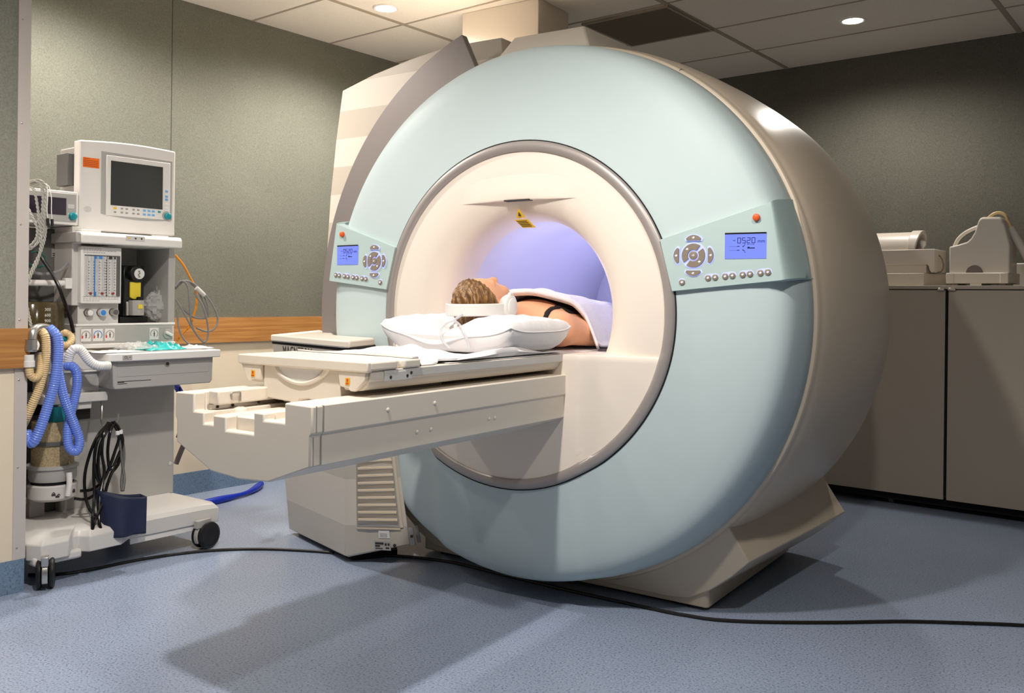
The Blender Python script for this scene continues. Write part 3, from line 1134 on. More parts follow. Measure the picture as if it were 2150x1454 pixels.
for s0, s1, z0, z1 in ((0.435, 0.57, 0.090, 0.099), (0.435, 0.51, 0.080, 0.087), (0.435, 0.55, 0.071, 0.075), (0.59, 0.62, 0.086, 0.096), (0.635, 0.665, 0.086, 0.096), (0.60, 0.655, 0.072, 0.079)):
    mb.loft([[ped_side(s, z, h) for s, z in ((s0, z0), (s1, z0), (s1, z1), (s0, z1))] for h in (0.001, 0.0016)])
mb.build('plate_print', M['ink'], r2_, smooth=False)
mb = MB()
mb.disc(ped_side(0.745, 0.088, 0), ped_side(0.5, 0.09, 1) - ped_side(0.5, 0.09, 0), 0.007, 0.002, 12)
mb.build('cabinet_screw', M['ink'], ped)
mb = MB()
mb.loft([[ped_side(s, z, h) for s, z in ((1.0, 0.095), (1.08, 0.095), (1.08, 0.165), (1.0, 0.165))] for h in (-0.006, 0.002)])
mb.loft([[ped_side(s, z, h) for s, z in ((1.08, 0.095), (1.14, 0.095), (1.14, 0.165), (1.08, 0.165))] for h in (-0.04, -0.034)])
br_ = mb.build('joint_bracket', M['medgrey'], ped, smooth=False)
mb = MB()
mb.disc(ped_side(1.04, 0.13, 0.002), ped_side(0.5, 0.09, 1) - ped_side(0.5, 0.09, 0), 0.006, 0.002, 12)
mb.build('bracket_hole', M['ink'], br_)

# bluish lamps the bore is lit with
for y_, z_ in ((0.34, 1.18), (0.70, 1.18), (1.02, 1.18)):
    bl_ = bpy.data.lights.new('bore_lamp', 'POINT')
    bl_.energy = 0.62
    bl_.color = (0.57, 0.57, 1.0)
    bl_.shadow_soft_size = 0.05
    bo_ = bpy.data.objects.new('bore_lamp', bl_)
    COL.objects.link(bo_)
    bo_.parent = scan
    bo_.location = (0, y_, z_)

# ================================================================ the patient table
tab = empty('patient_table', (0, 0, 0), 0, 'cream patient table with notched end jutting out of the scanner bore', 'table')
XB = 0.255


def beam_out(notched):
    b = [(-XB, 0.705), (-0.11, 0.642), (0.0, 0.634), (0.11, 0.640), (XB, 0.692), (XB, 0.766), (XB + 0.006, 0.772), (XB + 0.006, 0.838)]
    if notched:
        t = [(0.166, 0.840), (0.166, 0.790), (0.092, 0.790), (0.092, 0.808), (0.054, 0.808), (0.054, 0.752), (-0.052, 0.752), (-0.052, 0.788), (-0.103, 0.788), (-0.103, 0.762), (-0.141, 0.762), (-0.141, 0.792), (-0.182, 0.792), (-0.182, 0.840)]
    else:
        t = [(0.166, 0.840), (0.166, 0.790), (0.054, 0.790), (0.054, 0.784), (-0.052, 0.784), (-0.052, 0.788), (-0.103, 0.788), (-0.103, 0.779), (-0.141, 0.779), (-0.141, 0.792), (-0.182, 0.792), (-0.182, 0.840)]
    return b + t + [(-XB - 0.006, 0.838), (-XB - 0.006, 0.772), (-XB, 0.766)]


mb = MB()
mb.prism(beam_out(True), -1.252, -1.215)
mb.build('beam_end_cap', M['cream'], tab, bevel=0.004, seg=2)
mb = MB()
mb.prism(beam_out(False), -1.2145, -0.071)
bm_ = mb.build('support_beam', M['cream'], tab, bevel=0.003, seg=2)
# ribs that carry the cap's castellations back along the trough
for x0, x1, z0, z1 in ((-0.103, -0.052, 0.78, 0.7885), (0.054, 0.092, 0.785, 0.808)):
    mb = MB()
    mb.box(x0, x1, -1.2145, -1.03, z0, z1)
    mb.build('trough_rib', M['cream'], tab, bevel=0.003)
mb = MB()
mb.box(-0.185, -0.143, -1.205, -0.95, 0.806, 0.843)
mb.build('rail_cover', M['cream'], tab, bevel=0.004)
mb = MB()
mb.box(-0.181, -0.165, -1.21, -0.95, 0.793, 0.806)
rb_ = mb.build('guide_rail', M['steel'], tab)
for y_ in (-1.19, -1.14, -1.05):
    mb = MB()
    mb.disc((-0.1645, y_, 0.7995), (1, 0, 0), 0.004, 0.002, 10)
    mb.build('rail_screw', M['ink'], rb_)
mb = MB()
mb.disc((-0.150, -1.13, 0.780), (0, 0, 1), 0.024, 0.012, 20, r2=0.02, dome=0.004)
mb.build('buffer_stop', M['cream'], tab)
mb = MB()
loop = [(-0.1425, -1.165, 0.832), (-0.138, -1.165, 0.834), (-0.138, -1.163, 0.836), (-0.138, -1.138, 0.836), (-0.138, -1.136, 0.833), (-0.138, -1.136, 0.812), (-0.1425, -1.136, 0.811)]
mb.tube(loop, 0.0022, 8, 0.003)
mb.tube([(-0.138, -1.165, 0.833), (-0.138, -1.165, 0.818)], 0.0022, 8, 0.003)
mb.build('wire_loop', M['steel'], tab)
for y_, z_ in ((-0.985, 0.805), (-0.79, 0.805), (-0.86, 0.733), (-0.80, 0.733), (-0.52, 0.733), (-0.49, 0.733)):
    mb = MB()
    mb.disc((XB + (0.006 if z_ > .77 else 0), y_, z_), (1, 0, 0), 0.0058, 0.002, 14, dome=0.0015)
    mb.build('screw_cap', M['cream'], tab)
mb = MB()
for y_ in (-1.238, -1.2148):
    mb.box(XB - 0.01, XB + 0.0068, y_ - 0.0012, y_ + 0.0012, 0.774, 0.8375)
    mb.box(XB - 0.01, XB + 0.0008, y_ - 0.0012 - 0.004, y_ + 0.0012 - 0.004, 0.695, 0.764)
mb.build('cap_joint', M['inkgrey'], tab, smooth=False)
# sliding carriage
mb = MB()
cf = [(-0.160, 0.905), (0.135, 0.905), (0.140, 0.84), (0.145, 0.792), (0.060, 0.792), (0.052, 0.815), (0.02, 0.820), (-0.015, 0.815), (-0.022, 0.792), (-0.05, 0.792), (-0.052, 0.808), (-0.160, 0.812)]
mb.prism(cf, -1.038, -0.98)
cg = mb.build('carriage_front', M['cream'], tab, bevel=0.004)
mb = MB()
mb.box(-0.145, 0.135, -0.98, -0.60, 0.795, 0.86)
mb.build('carriage', M['cream'], tab, bevel=0.004)
# recessed smile-shaped grip under the lip
mb = MB()
pts = []
for k in range(21):
    t = k / 20
    pts.append((-0.105 + 0.21 * t, 0.905 - 0.046 * math.sin(math.pi * t) ** 0.7))
rows = []
for d_, s_ in ((0.0, 1.10), (-0.005, 1.05), (-0.0055, 0.94), (0.0, 0.84)):
    rows.append([(-0.012 + (x) * s_, -1.0385 + d_, 0.9055 + (z - 0.9055) * s_) for x, z in pts])
mb.grid(rows)
mb.build('grip_rim', M['cream'], cg)
mb = MB()
rows = []
for f_ in (0.85, 0.72, 0.5, 0.2, 0.02):
    rows.append([(-0.012 + x * (0.82 + 0.02 * f_), -1.0392 + 0.0002 * f_, 0.9055 + (z - 0.9055) * f_) for x, z in pts])
mb.grid(rows)
mb.build('grip', M['white'], cg)
# the table top
mb = MB()
tp = [(-0.245, 0.908), (0.245, 0.908), (0.245, 0.884), (0.236, 0.880), (0.232, 0.868), (0.216, 0.856), (0.204, 0.8535), (0.15, 0.8535), (0.145, 0.866), (-0.145, 0.866), (-0.15, 0.8535), (-0.204, 0.8535), (-0.216, 0.856), (-0.232, 0.868), (-0.236, 0.880), (-0.245, 0.884)]
mb.prism(tp, -1.032, 1.15)
mb.build('table_top', M['cream'], tab, bevel=0.0025)
for sx in (1, -1):
    mb = MB()
    mb.box(sx * 0.2455, sx * 0.2475, -0.985, 1.1, 0.886, 0.9065)
    mb.build('side_rail', M['medwhite'], tab)
mb = MB()
hp = [(-0.252, -1.044), (0.248, -1.044), (0.252, -1.036), (0.252, -0.938), (0.236, -0.934), (0.236, -0.912), (0.252, -0.908), (0.252, -0.842), (-0.252, -0.842), (-0.256, -1.036)]
mb.prism_z(hp, 0.9085, 0.9315)
mb.build('head_end_pad', M['cream'], tab, bevel=0.005, seg=3)
mb = MB()
lip = [(-0.254, 0.9315), (0.250, 0.9315), (0.250, 0.906), (0.244, 0.904), (-0.244, 0.904), (-0.254, 0.906)]
mb.prism(lip, -1.052, -1.0325)
mb.build('end_lip', M['cream'], tab, bevel=0.004, seg=3)
for sx in (-1, 1):
    mb = MB()
    if sx > 0:
        pl_ = [(0.138, 0.9045), (0.240, 0.9045), (0.236, 0.882), (0.2065, 0.857), (0.201, 0.853), (0.184, 0.853), (0.177, 0.860), (0.146, 0.863)]
    else:
        pl_ = [(-0.246, 0.9045), (-0.163, 0.9045), (-0.163, 0.862), (-0.200, 0.862), (-0.206, 0.857), (-0.214, 0.857), (-0.222, 0.865)]
    mb.prism(pl_, -1.047, -1.033)
    cbk = mb.build('end_bracket', M['cream'], tab, bevel=0.003)
    mb = MB()
    lx = -0.193 if sx < 0 else 0.176
    mb.box(lx - 0.008, lx + 0.008, -1.0485, -1.0465, 0.869, 0.887)
    yl = mb.build('warning_sticker', M['yellow'], cbk)
    mb = MB()
    mb.box(lx - 0.003, lx + 0.003, -1.0492, -1.0480, 0.878, 0.885)
    mb.box(lx - 0.005, lx + 0.005, -1.0492, -1.0480, 0.871, 0.875)
    mb.build('sticker_print', M['red_p'], yl)
mb = MB()
mb.box(0.2465, 0.2500, -0.985, -0.875, 0.878, 0.902)
rl = mb.build('rail_end_plate', M['medwhite'], tab, bevel=0.001)
for y_, z_ in ((-0.963, 0.888), (-0.896, 0.888), (-0.880, 0.895)):
    mb = MB()
    mb.disc((0.250, y_, z_), (1, 0, 0), 0.0045, 0.001, 10)
    mb.build('plate_hole', M['ink'], rl)
mb = MB()
mb.tube([(-0.285, -1.2, 0.70), (-0.292, -1.21, 0.67), (-0.30, -1.22, 0.635)], 0.007, 10)
mb.build('release_lever', M['taupe'], tab)


# ================================================================ the anaesthesia cart (own frame: x along the left wall, y back to it)
CART_N, CART_L = -1.70, -0.55
CART_RZ = math.atan2(LV.y, LV.x)
cart = empty('anaesthesia_machine', RW(CART_N, CART_L, 0), CART_RZ, 'grey wheeled anaesthesia machine with gauges, drawer and tray by the left wall', 'medical cart')


def CW(p):
    """cart frame to world"""
    return RW(CART_N - p[1], CART_L + p[0], p[2])


def cart_thing(name, label, cat, group=None, at=(0, 0, 0)):
    return empty(name, RW(CART_N, CART_L, 0), CART_RZ, label, cat, group)


def bxr(mb, r, y0, y1):
    x0, x1, z0, z1 = r
    return mb.box(min(x0, x1), max(x0, x1), y0, y1, min(z0, z1), max(z0, z1))


BACK = 0.40
# base with two bulged corners over the front castors
mb = MB()
deck = [(-0.54, -0.05), (-0.56, -0.28), (-0.53, -0.335), (-0.43, -0.335), (-0.40, -0.30), (-0.375, -0.30), (-0.35, -0.335), (-0.22, -0.33), (-0.16, -0.275), (0.17, -0.275), (0.245, -0.290), (0.265, -0.24), (0.245, 0.10), (0.17, BACK), (-0.40, BACK), (-0.54, 0.10)]
lowr = [(x, y, 0.105) for x, y in deck]
mid = [(x, y, 0.165) for x, y in deck]
cxy = (-0.15, 0.05)
hi = [(x + (cxy[0] - x) * 0.04, y + (cxy[1] - y) * 0.04, 0.182) for x, y in deck]
hi2 = [(x + (cxy[0] - x) * 0.16, y + (cxy[1] - y) * 0.16, 0.195) for x, y in deck]
mb.loft([lowr, mid, hi, hi2])
base = mb.build('base', M['medwhite'], cart, bevel=0.004, angle=30)
mb = MB()
mb.box(-0.15, 0.185, -0.268, -0.262, 0.080, 0.104)
mb.build('base_kick_strip', M['white'], base, bevel=0.002)
mb = MB()
mb.loft([[(x, y, z) for x, y in ((-0.55, -0.32), (-0.37, -0.32), (-0.37, -0.2), (-0.55, -0.2))] for z in (0.085, 0.12)])
mb.build('castor_housing', M['medwhite'], base, bevel=0.01)
cw = 0
for x, y, rz, vis in ((-0.505, -0.315, -2.05, 1), (0.185, -0.285, -2.95, 1), (-0.43, 0.33, 0.8, 0), (0.12, 0.33, 0.3, 0)):
    c = empty('castor', (x, y, 0), rz)
    c.parent = cart
    for s in (-1, 1):
        mb = MB()
        mb.lathe([(0.02, -0.010), (0.050, -0.010), (0.056, -0.006), (0.058, 0.0), (0.056, 0.006), (0.046, 0.010), (0.042, 0.0085), (0.02, 0.010)], (0, s * 0.021, 0.0585), 32, 'y')
        mb.build('wheel', M['black'], c)
    mb = MB()
    mb.box(-0.020, 0.024, -0.010, 0.010, 0.03, 0.125)
    mb.box(-0.02, 0.058, -0.012, 0.012, 0.095, 0.128)
    mb.loft([[(0.0605 * math.cos(t) + 0.0, yy, 0.0585 + 0.0605 * math.sin(t)) for t in (-0.5, -0.2, 0.1, 0.4, 0.7, 1.0)] + [(0.054 * math.cos(t), yy, 0.0585 + 0.054 * math.sin(t)) for t in (1.0, 0.7, 0.4, 0.1, -0.2, -0.5)] for yy in (-0.010, 0.010)])
    mb.build('fork', M['steel'] if x < 0 else M['medgrey'], c, bevel=0.002)
# column
mb = MB()
mb.box(-0.30, 0.2123, 0.02, BACK, 0.19, 0.80)
mb.build('column', M['medgrey'], cart, bevel=0.006)
mb = MB()
mb.disc((0.1922, 0.0195, 0.3291), (0, -1, 0), 0.008, 0.003, 14)
mb.build('column_plug', M['medwhite'], cart)
# drawer under the work surface
dx0, dx1 = -0.2142, 0.2452
dz0, dz1 = 0.7114, 0.8257
mb = MB()
mb.prism([(dx0, dz1), (dx0 + 0.004, dz0 + 0.012), (dx0 + 0.012, dz0), (dx1 - 0.012, dz0), (dx1 - 0.004, dz0 + 0.012), (dx1, dz1)], -0.232, 0.10)
drw = mb.build('drawer', M['medgrey'], cart, bevel=0.004)
mb = MB()
mb.prism([(dx0 + 0.018, dz1 - 0.002), (dx0 + 0.022, dz0 + 0.05), (dx1 - 0.022, dz0 + 0.05), (dx1 - 0.016, dz1 - 0.002)], -0.2335, -0.231)
mb.build('drawer_panel', M['medgrey'], drw, bevel=0.001)
mb = MB()
mb.disc((0.0234, -0.2335, 0.8055), (0, -1, 0), 0.0125, 0.003, 20)
lk = mb.build('drawer_lock', M['steel'], drw)
mb = MB()
mb.disc((0.0234, -0.2365, 0.8055), (0, -1, 0), 0.008, 0.001, 16)
mb.box(0.0234 - 0.0012, 0.0234 + 0.0012, -0.2388, -0.237, 0.8055 - 0.005, 0.8055 + 0.005)
mb.build('keyhole', M['ink'], lk)
mb = MB()
x_, z_ = -0.1932, dz0 + 0.024
mb.box(x_, x_ + 0.028, -0.2335, -0.2322, z_ + 0.003, z_ + 0.007)
mb.box(x_, x_ + 0.145, -0.2335, -0.2322, z_ + 0.006, z_ + 0.008)
mb.box(x_, x_ + 0.04, -0.2335, -0.2322, z_ - 0.003, z_ - 0.001)
mb.build('drawer_print', M['ink'], drw, smooth=False)
# work surface
tx0, tx1 = -0.2340, 0.2635
tz0, tz1 = dz1, 0.8582
mb = MB()
mb.prism_z([(tx0 + 0.03, -0.262), (tx1, -0.262), (tx1, 0.03), (tx0 - 0.03, 0.03), (tx0 - 0.012, -0.20), (tx0, -0.245)], tz0, tz1)
ws = mb.build('work_surface', M['white'], cart, bevel=0.004)
mb = MB()
mb.prism_z([(tx0 + 0.035, -0.235), (tx1 - 0.05, -0.240), (tx1 - 0.05, 0.02), (tx0 - 0.01, 0.02)], tz1 - 0.001, tz1 + 0.0015)
mb.build('surface_mat', M['medgrey'], ws)
mb = MB()
ox_, oz_ = -0.1683, (tz0 + tz1) / 2
mb.box(ox_ - 0.020, ox_ + 0.020, -0.2645, -0.2615, oz_ - 0.010, oz_ + 0.010)
ob_ = mb.build('flush_button', M['medgrey'], ws, bevel=0.001)
mb = MB()
text_into(mb, 'O', 0.016, lambda x, y, h: (ox_ - 0.008 + x, -0.2645 - h, oz_ + y))
text_into(mb, '2', 0.009, lambda x, y, h: (ox_ + 0.001 + x, -0.2645 - h, oz_ - 0.004 + y))
text_into(mb, '+', 0.012, lambda x, y, h: (ox_ + 0.010 + x, -0.2645 - h, oz_ + y))
mb.build('lettering', M['ink'], ob_, smooth=False)
# gauge panel
gx0, gx1, gz0, gz1 = (-0.271,0.173,0.876,0.971)
mb = MB()
mb.box(gx0, gx1, -0.034, BACK - 0.05, gz0, gz1)
gp = mb.build('gauge_panel', M['medwhite'], cart, bevel=0.004)
mb = MB()
mb.box(gx0 - 0.002, gx1 + 0.002, -0.044, -0.030, gz0 - 0.006, gz0 + 0.012)
mb.box(gx0 - 0.002, gx1 + 0.002, -0.040, -0.030, gz1 - 0.008, gz1 + 0.002)
mb.build('gauge_ledge', M['white'], gp, bevel=0.003)
mb = MB()
mb.box(gx0 + 0.028, gx1 - 0.012, -0.0375, -0.0335, gz0 + 0.018, gz1 - 0.014)
gi = mb.build('gauge_inlay', M['medgrey'], gp, smooth=False)
for px_, colr in ((-0.2294, 'inkgrey'), (-0.1790, 'blue_p'), (-0.1276, 'inkgrey'), (0.0736, 'inkgrey')):
    gz_ = (gz0 + gz1) / 2 + 0.002
    mb = MB()
    mb.box(px_ - 0.021, px_ + 0.021, -0.0392, -0.037, gz_ - 0.026, gz_ + 0.026)
    g_ = mb.build('gauge', M['white'], gp)
    mb = MB()
    n_ = 28
    t0 = math.radians(-50)
    t1 = math.radians(215)
    mb.loft([[(px_ + r * math.cos(t0 + (t1 - t0) * k / n_), y, gz_ + r * math.sin(t0 + (t1 - t0) * k / n_)) for r, y in ((0.0155, -0.040), (0.0185, -0.040), (0.0185, -0.039), (0.0155, -0.039))] for k in range(n_ + 1)])
    mb.build('dial_scale', M[colr], g_, smooth=False)
    if colr is not None and px_ < 0.0:
        mb = MB()
        mb.box(px_ - 0.0185, px_ - 0.012, -0.0404, -0.039, gz_ - 0.013, gz_ - 0.002)
        mb.build('dial_red_zone', M['red_p'], g_)
    mb = MB()
    mb.loft([[(px_ + a, y, gz_ + b) for a, b in ((-0.0015, -0.012), (0.0015, -0.012), (0.001, 0.011), (-0.001, 0.011))] for y in (-0.0412, -0.0392)])
    mb.disc((px_, -0.0395, gz_), (0, -1, 0), 0.003, 0.002, 10)
    mb.build('needle', M['ink'], g_, smooth=False)
sx_ = 0.1374
mb = MB()
mb.disc((sx_, -0.037, (gz0 + gz1) / 2), (0, -1, 0), 0.022, 0.008, 26)
kn = mb.build('selector_knob', M['medgrey'], gp)
mb = MB()
mb.loft([[(sx_ + a * 0.9 - b * 0.43, y, (gz0 + gz1) / 2 + a * -0.43 + b * -0.9) for a, b in ((-0.018, -0.006), (0.018, -0.006), (0.018, 0.006), (-0.018, 0.006))] for y in (-0.058, -0.044)])
mb.build('knob_handle', M['white'], kn, bevel=0.003)
# valve panel with three flow knobs
vx0, vx1, vz0, vz1 = (-0.260,-0.08521,0.982,1.057)
mb = MB()
mb.box(vx0, vx1, -0.028, 0.25, gz1 - 0.004, vz1 + 0.01)
vp = mb.build('valve_panel', M['medwhite'], cart, bevel=0.003)
for x_, z_, cm in ((-0.2195, 1.0193, 'white'), (-0.1648, 1.0190, 'blue_p'), (-0.1110, 1.0208, 'darkgrey')):
    mb = MB()
    mb.disc((x_, -0.028, z_), (0, -1, 0), 0.0165, 0.006, 20)
    k_ = mb.build('flow_knob_collar', M['ink'], vp)
    mb = MB()
    n_ = 36
    rr = [0.0150 + 0.0007 * (k % 2) for k in range(n_)]
    mb.loft([[(x_ + rr[k] * s * math.cos(2 * math.pi * k / n_), y, z_ + rr[k] * s * math.sin(2 * math.pi * k / n_)) for k in range(n_)] for s, y in ((1, -0.034), (1, -0.052), (0.92, -0.055))])
    fk = mb.build('flow_knob', M['steel'] if cm != 'blue_p' else M['medwhite'], vp, angle=20)
    mb = MB()
    mb.disc((x_, -0.055, z_), (0, -1, 0), 0.0115, 0.0012, 20)
    mb.build('knob_disc', M[cm], fk)
# flow tube panel
fx0, fx1, fz0, fz1 = (-0.266,-0.09246,1.058,1.294)
mb = MB()
mb.box(fx0, fx1, -0.064, 0.10, fz0, fz1)
fp = mb.build('flowmeter_panel', M['white'], cart, bevel=0.004)
wx0, wx1 = fx0 + (fx1 - fx0) * 0.08, fx1 - (fx1 - fx0) * 0.06
wz0, wz1 = fz0 + (fz1 - fz0) * 0.13, fz1 - (fz1 - fz0) * 0.15
mb = MB()
mb.box(wx0, wx1, -0.0665, -0.063, wz0, wz1)
fw = mb.build('flowmeter_window', M['medwhite'], fp, smooth=False)
mb = MB()
mb.box(wx0, wx1 + 0.002, -0.0685, -0.0660, wz1 - 0.003, wz1 + 0.001)
mb.box(wx1 - 0.002, wx1 + 0.002, -0.0685, -0.0660, wz0, wz1)
mb.box(wx1 - 0.014, wx1 - 0.002, -0.0672, -0.0660, wz0, wz1)
mb.build('window_edge', M['darkgrey'], fw, smooth=False)
for fr, cm in ((0.20, 'paper'), (0.55, 'paper'), (0.87, 'paper'), (0.04, 'paper'), (0.38, 'paper'), (0.70, 'paper')):
    x_ = wx0 + (wx1 - wx0 - 0.016) * fr
    mb = MB()
    mb.lathe([(0.0042, wz0 + 0.004), (0.0050, wz1 - 0.004)], (x_ + 0.004, -0.068, 0), 12)
    tb_ = mb.build('flow_tube', M['cleartube'], fw)
    mb = MB()
    for k in range(12):
        zz = wz0 + 0.012 + (wz1 - wz0 - 0.03) * k / 12
        mb.box(x_ + 0.010, x_ + 0.0135 + 0.0015 * (k % 2), -0.0675, -0.0663, zz, zz + 0.0022)
    mb.build('tube_scale', M['ink'], tb_, smooth=False)
for fr, z0_, z1_, cm in ((0.27, wz1 - 0.014, wz1 - 0.003, 'blue_p'), (0.62, wz1 - 0.014, wz1 - 0.003, 'ink')):
    mb = MB()
    x_ = wx0 + (wx1 - wx0) * fr
    mb.box(x_, x_ + (wx1 - wx0) * 0.26, -0.0690, -0.0663, z0_, z1_)
    if cm == 'blue_p':
        mb.box(x_, x_ + 0.004, -0.0690, -0.0663, wz0, wz1 - 0.003)
        mb.box(x_ - 0.001, x_ + 0.008, -0.0690, -0.0663, wz0, wz0 + 0.018)
    else:
        for k in range(14):
            zz = wz0 + (wz1 - wz0) * k / 15
            mb.box(x_ - 0.002, x_ + 0.002, -0.0690, -0.0663, zz, zz + 0.007)
    mb.build('scale_strip', M[cm], fw, smooth=False)
for fr in (0.18, 0.53, 0.86):
    mb = MB()
    mb.disc((wx0 + (wx1 - wx0 - 0.01) * fr, -0.0690, wz0 + 0.008), (0, 0, 1), 0.0055, 0.008, 12)
    mb.build('float', M['red'], fw)
mb = MB()
for zz, w_ in ((fz1 - 0.010, 0.5), (fz1 - 0.0175, 0.86), (fz1 - 0.025, 0.55), (fz0 + 0.026, 0.88), (fz0 + 0.018, 0.9), (fz0 + 0.010, 0.45)):
    k_ = 0
    x_ = fx0 + 0.010
    while x_ < fx0 + (fx1 - fx0) * w_:
        d_ = 0.006 + 0.007 * rnd.random()
        mb.box(x_, x_ + d_, -0.0648, -0.0635, zz, zz + 0.0022)
        x_ += d_ + 0.003
mb.build('panel_print', M['inkgrey'], fp, smooth=False)
# uprights, cavity back, hood
ux0, ux1, uz0, uz1 = (-0.289,-0.249,1.049,1.356)
mb = MB()
mb.box(ux0, ux1, -0.036, 0.20, uz0, uz1 + 0.02)
mb.build('upright', M['medwhite'], cart, bevel=0.004)
rx0, rx1 = 0.1372, gx1
hx0, hx1, hz0, hz1 = (-0.286,0.163,1.305,1.352)
mb = MB()
mb.box(rx0 + 0.004, rx1, -0.036, 0.33, gz1 - 0.01, hz0 + 0.02)
mb.build('upright', M['medgrey'], cart, bevel=0.003)
mb = MB()
mb.box(fx1 - 0.02, rx1, 0.24, 0.26, gz1 - 0.01, hz0 + 0.02)
mb.build('cavity_back', M['medgrey'], cart, bevel=0.002)
mb = MB()
mb.box(fx1 - 0.02, rx1, 0.19, 0.24, gz1 - 0.01, 1.1725)
mb.disc((0.1903, 0.21, 1.1714), (0, 0, 1), 0.009, 0.012, 14)
mb.build('cavity_shelf', M['medwhite'], cart, bevel=0.002)
mb = MB()
mb.prism_x([(-0.11, hz0), (-0.11, hz1 - 0.012), (-0.098, hz1), (0.33, hz1), (0.33, hz0)], hx0, hx1)
hd = mb.build('top_hood', M['white'], cart, bevel=0.005)
mb = MB()
mb.box(hx0 - 0.018, hx0 - 0.0005, -0.10, 0.2, hz0 + 0.002, hz1 - 0.002)
mb.build('hood_end_cap', M['medgrey'], hd, bevel=0.003)
sx0, sx1, sz0, sz1 = (-0.100,-0.01494,1.325,1.346)
mb = MB()
mb.box(sx0, sx1, -0.1118, -0.1095, sz0, sz1)
sp = mb.build('status_strip', M['medwhite'], hd, bevel=0.0008)
for k, cm in ((0.14, 'yellow'), (0.5, 'ink'), (0.82, 'ink')):
    mb = MB()
    mb.disc((sx0 + (sx1 - sx0) * k, -0.1118, (sz0 + sz1) / 2), (0, -1, 0), 0.004, 0.001, 12)
    mb.build('indicator', M[cm], sp)
mb = MB()
mb.box(hx0 + 0.01, hx0 + 0.09, -0.09, 0.25, hz1, hz1 + 0.010)
mb.build('monitor_foot', M['white'], hd, bevel=0.002)
mb = MB()
mb.box(hx1 - 0.10, hx1 - 0.02, -0.03, 0.25, hz1, hz1 + 0.010)
mb.build('monitor_foot', M['white'], hd, bevel=0.002)
# left-hand bay: rail bar, dark back, smoked bellows dome
mb = MB()
bz = 1.1395
mb.tube([(-0.62, -0.03, bz), (ux0 - 0.012, -0.03, bz)], 0.0125, 16, 0.05)
rb2 = mb.build('rail_bar', M['white'], cart)
mb = MB()
mb.box(ux0 - 0.030, ux0 - 0.001, -0.046, -0.012, bz - 0.022, bz + 0.022)
mb.build('bar_bracket', M['white'], rb2, bevel=0.003)
mb = MB()
mb.box(-0.66, ux0, 0.12, 0.30, 0.50, 1.3683)
bay = mb.build('bay_back', M['darkgrey'], cart, bevel=0.004)
lbx, lbz = (-0.280,0.100,1.270)[0], (-0.280,0.100,1.270)[2]
mb = MB()
mb.box(lbx - 0.022, lbx + 0.030, 0.1185, 0.1205, lbz - 0.018, lbz + 0.016)
lb_ = mb.build('bay_label', M['inkgrey'], bay)
mb = MB()
mb.box(lbx - 0.018, lbx + 0.024, 0.117, 0.119, lbz - 0.006, lbz - 0.002)
mb.box(lbx - 0.018, lbx + 0.018, 0.117, 0.119, lbz - 0.014, lbz - 0.010)
mb.build('label_print', M['ink'], lb_)
mb = MB()
dcx, dcz0, dcz1 = -0.4092, 0.8697, 1.0624
mb.lathe([(0.125, dcz0), (0.125, dcz1 - 0.01), (0.118, dcz1), (0.10, dcz1 + 0.002), (0.001, dcz1 + 0.004)], (dcx, 0.06, 0), 40)
dome = mb.build('bellows_dome', M['amber'], cart)
mb = MB()
mb.lathe([(0.10, dcz0)] + [(0.10 - 0.012 * (k % 2), dcz0 + (dcz1 - dcz0 - 0.03) * k / 10) for k in range(11)] + [(0.001, dcz1 - 0.03)], (dcx, 0.06, 0), 32)
mb.build('bellows', M['black'], dome, angle=20)
mb = MB()
for k, tx in enumerate(('300', '600', '900')):
    zz = (1.0329, 1.0103, 0.9877)[k]
    text_into(mb, tx, 0.017, lambda x, y, h: (dcx + 0.012 + x, 0.06 - math.sqrt(max(0, 0.1256 ** 2 - (0.012 + x) ** 2)) - h, zz + y))
mb.build('lettering', M['white'], dome, smooth=False)
# absorber arm: housing, bracket, canister
ay = -0.10
hx = -0.4241, -0.2033
mb = MB()
mb.box(hx[0], hx[1], ay - 0.02, ay + 0.12, 0.7855, 0.8642)
ab = mb.build('absorber_housing', M['medwhite'], cart, bevel=0.008)
mb = MB()
mb.box(hx[0] + 0.006, hx[1] - 0.002, ay - 0.012, ay + 0.12, 0.6953, 0.7817)
mb.build('housing_lower', M['medgrey'], ab, bevel=0.006)
mb = MB()
mb.box(hx[0] - 0.004, hx[1] + 0.004, ay - 0.026, ay + 0.12, 0.7797, 0.7874)
mb.build('housing_rim', M['white'], ab, bevel=0.002)
bx0, bx1 = -0.4401, -0.1861
mb = MB()
mb.box(bx0, bx1, ay - 0.045, ay + 0.14, 0.6593, 0.6975)
mb.box(bx0 + 0.06, bx1 - 0.06, ay - 0.03, ay + 0.12, 0.6306, 0.6593)
mb.build('absorber_bracket', M['medwhite'], ab, bevel=0.004)
mb = MB()
mb.box(bx0 + 0.07, bx1 - 0.05, ay + 0.0, ay + 0.12, 0.5847, 0.6306)
mb.build('latch_block', M['black'], ab, bevel=0.004)
mb = MB()
tx_ = -0.3737
mb.box(tx_ - 0.028, tx_ + 0.026, ay - 0.035, ay + 0.02, 0.5821, 0.6489)
mb.build('release_latch', M['teal'], ab, bevel=0.004)
ccx, ccy = -0.3774, ay + 0.02
cz = [0.5883, 0.5127, 0.4995, 0.4144, 0.3558, 0.2783]
RC_ = 0.082
mb = MB()
mb.lathe([(0.001, cz[3]), (RC_ - 0.004, cz[3]), (RC_ - 0.004, cz[2]), (RC_ - 0.004, cz[1]), (RC_ - 0.004, cz[0]), (0.001, cz[0])], (ccx, ccy, 0), 44)
can = mb.build('canister', M['soda'], ab)
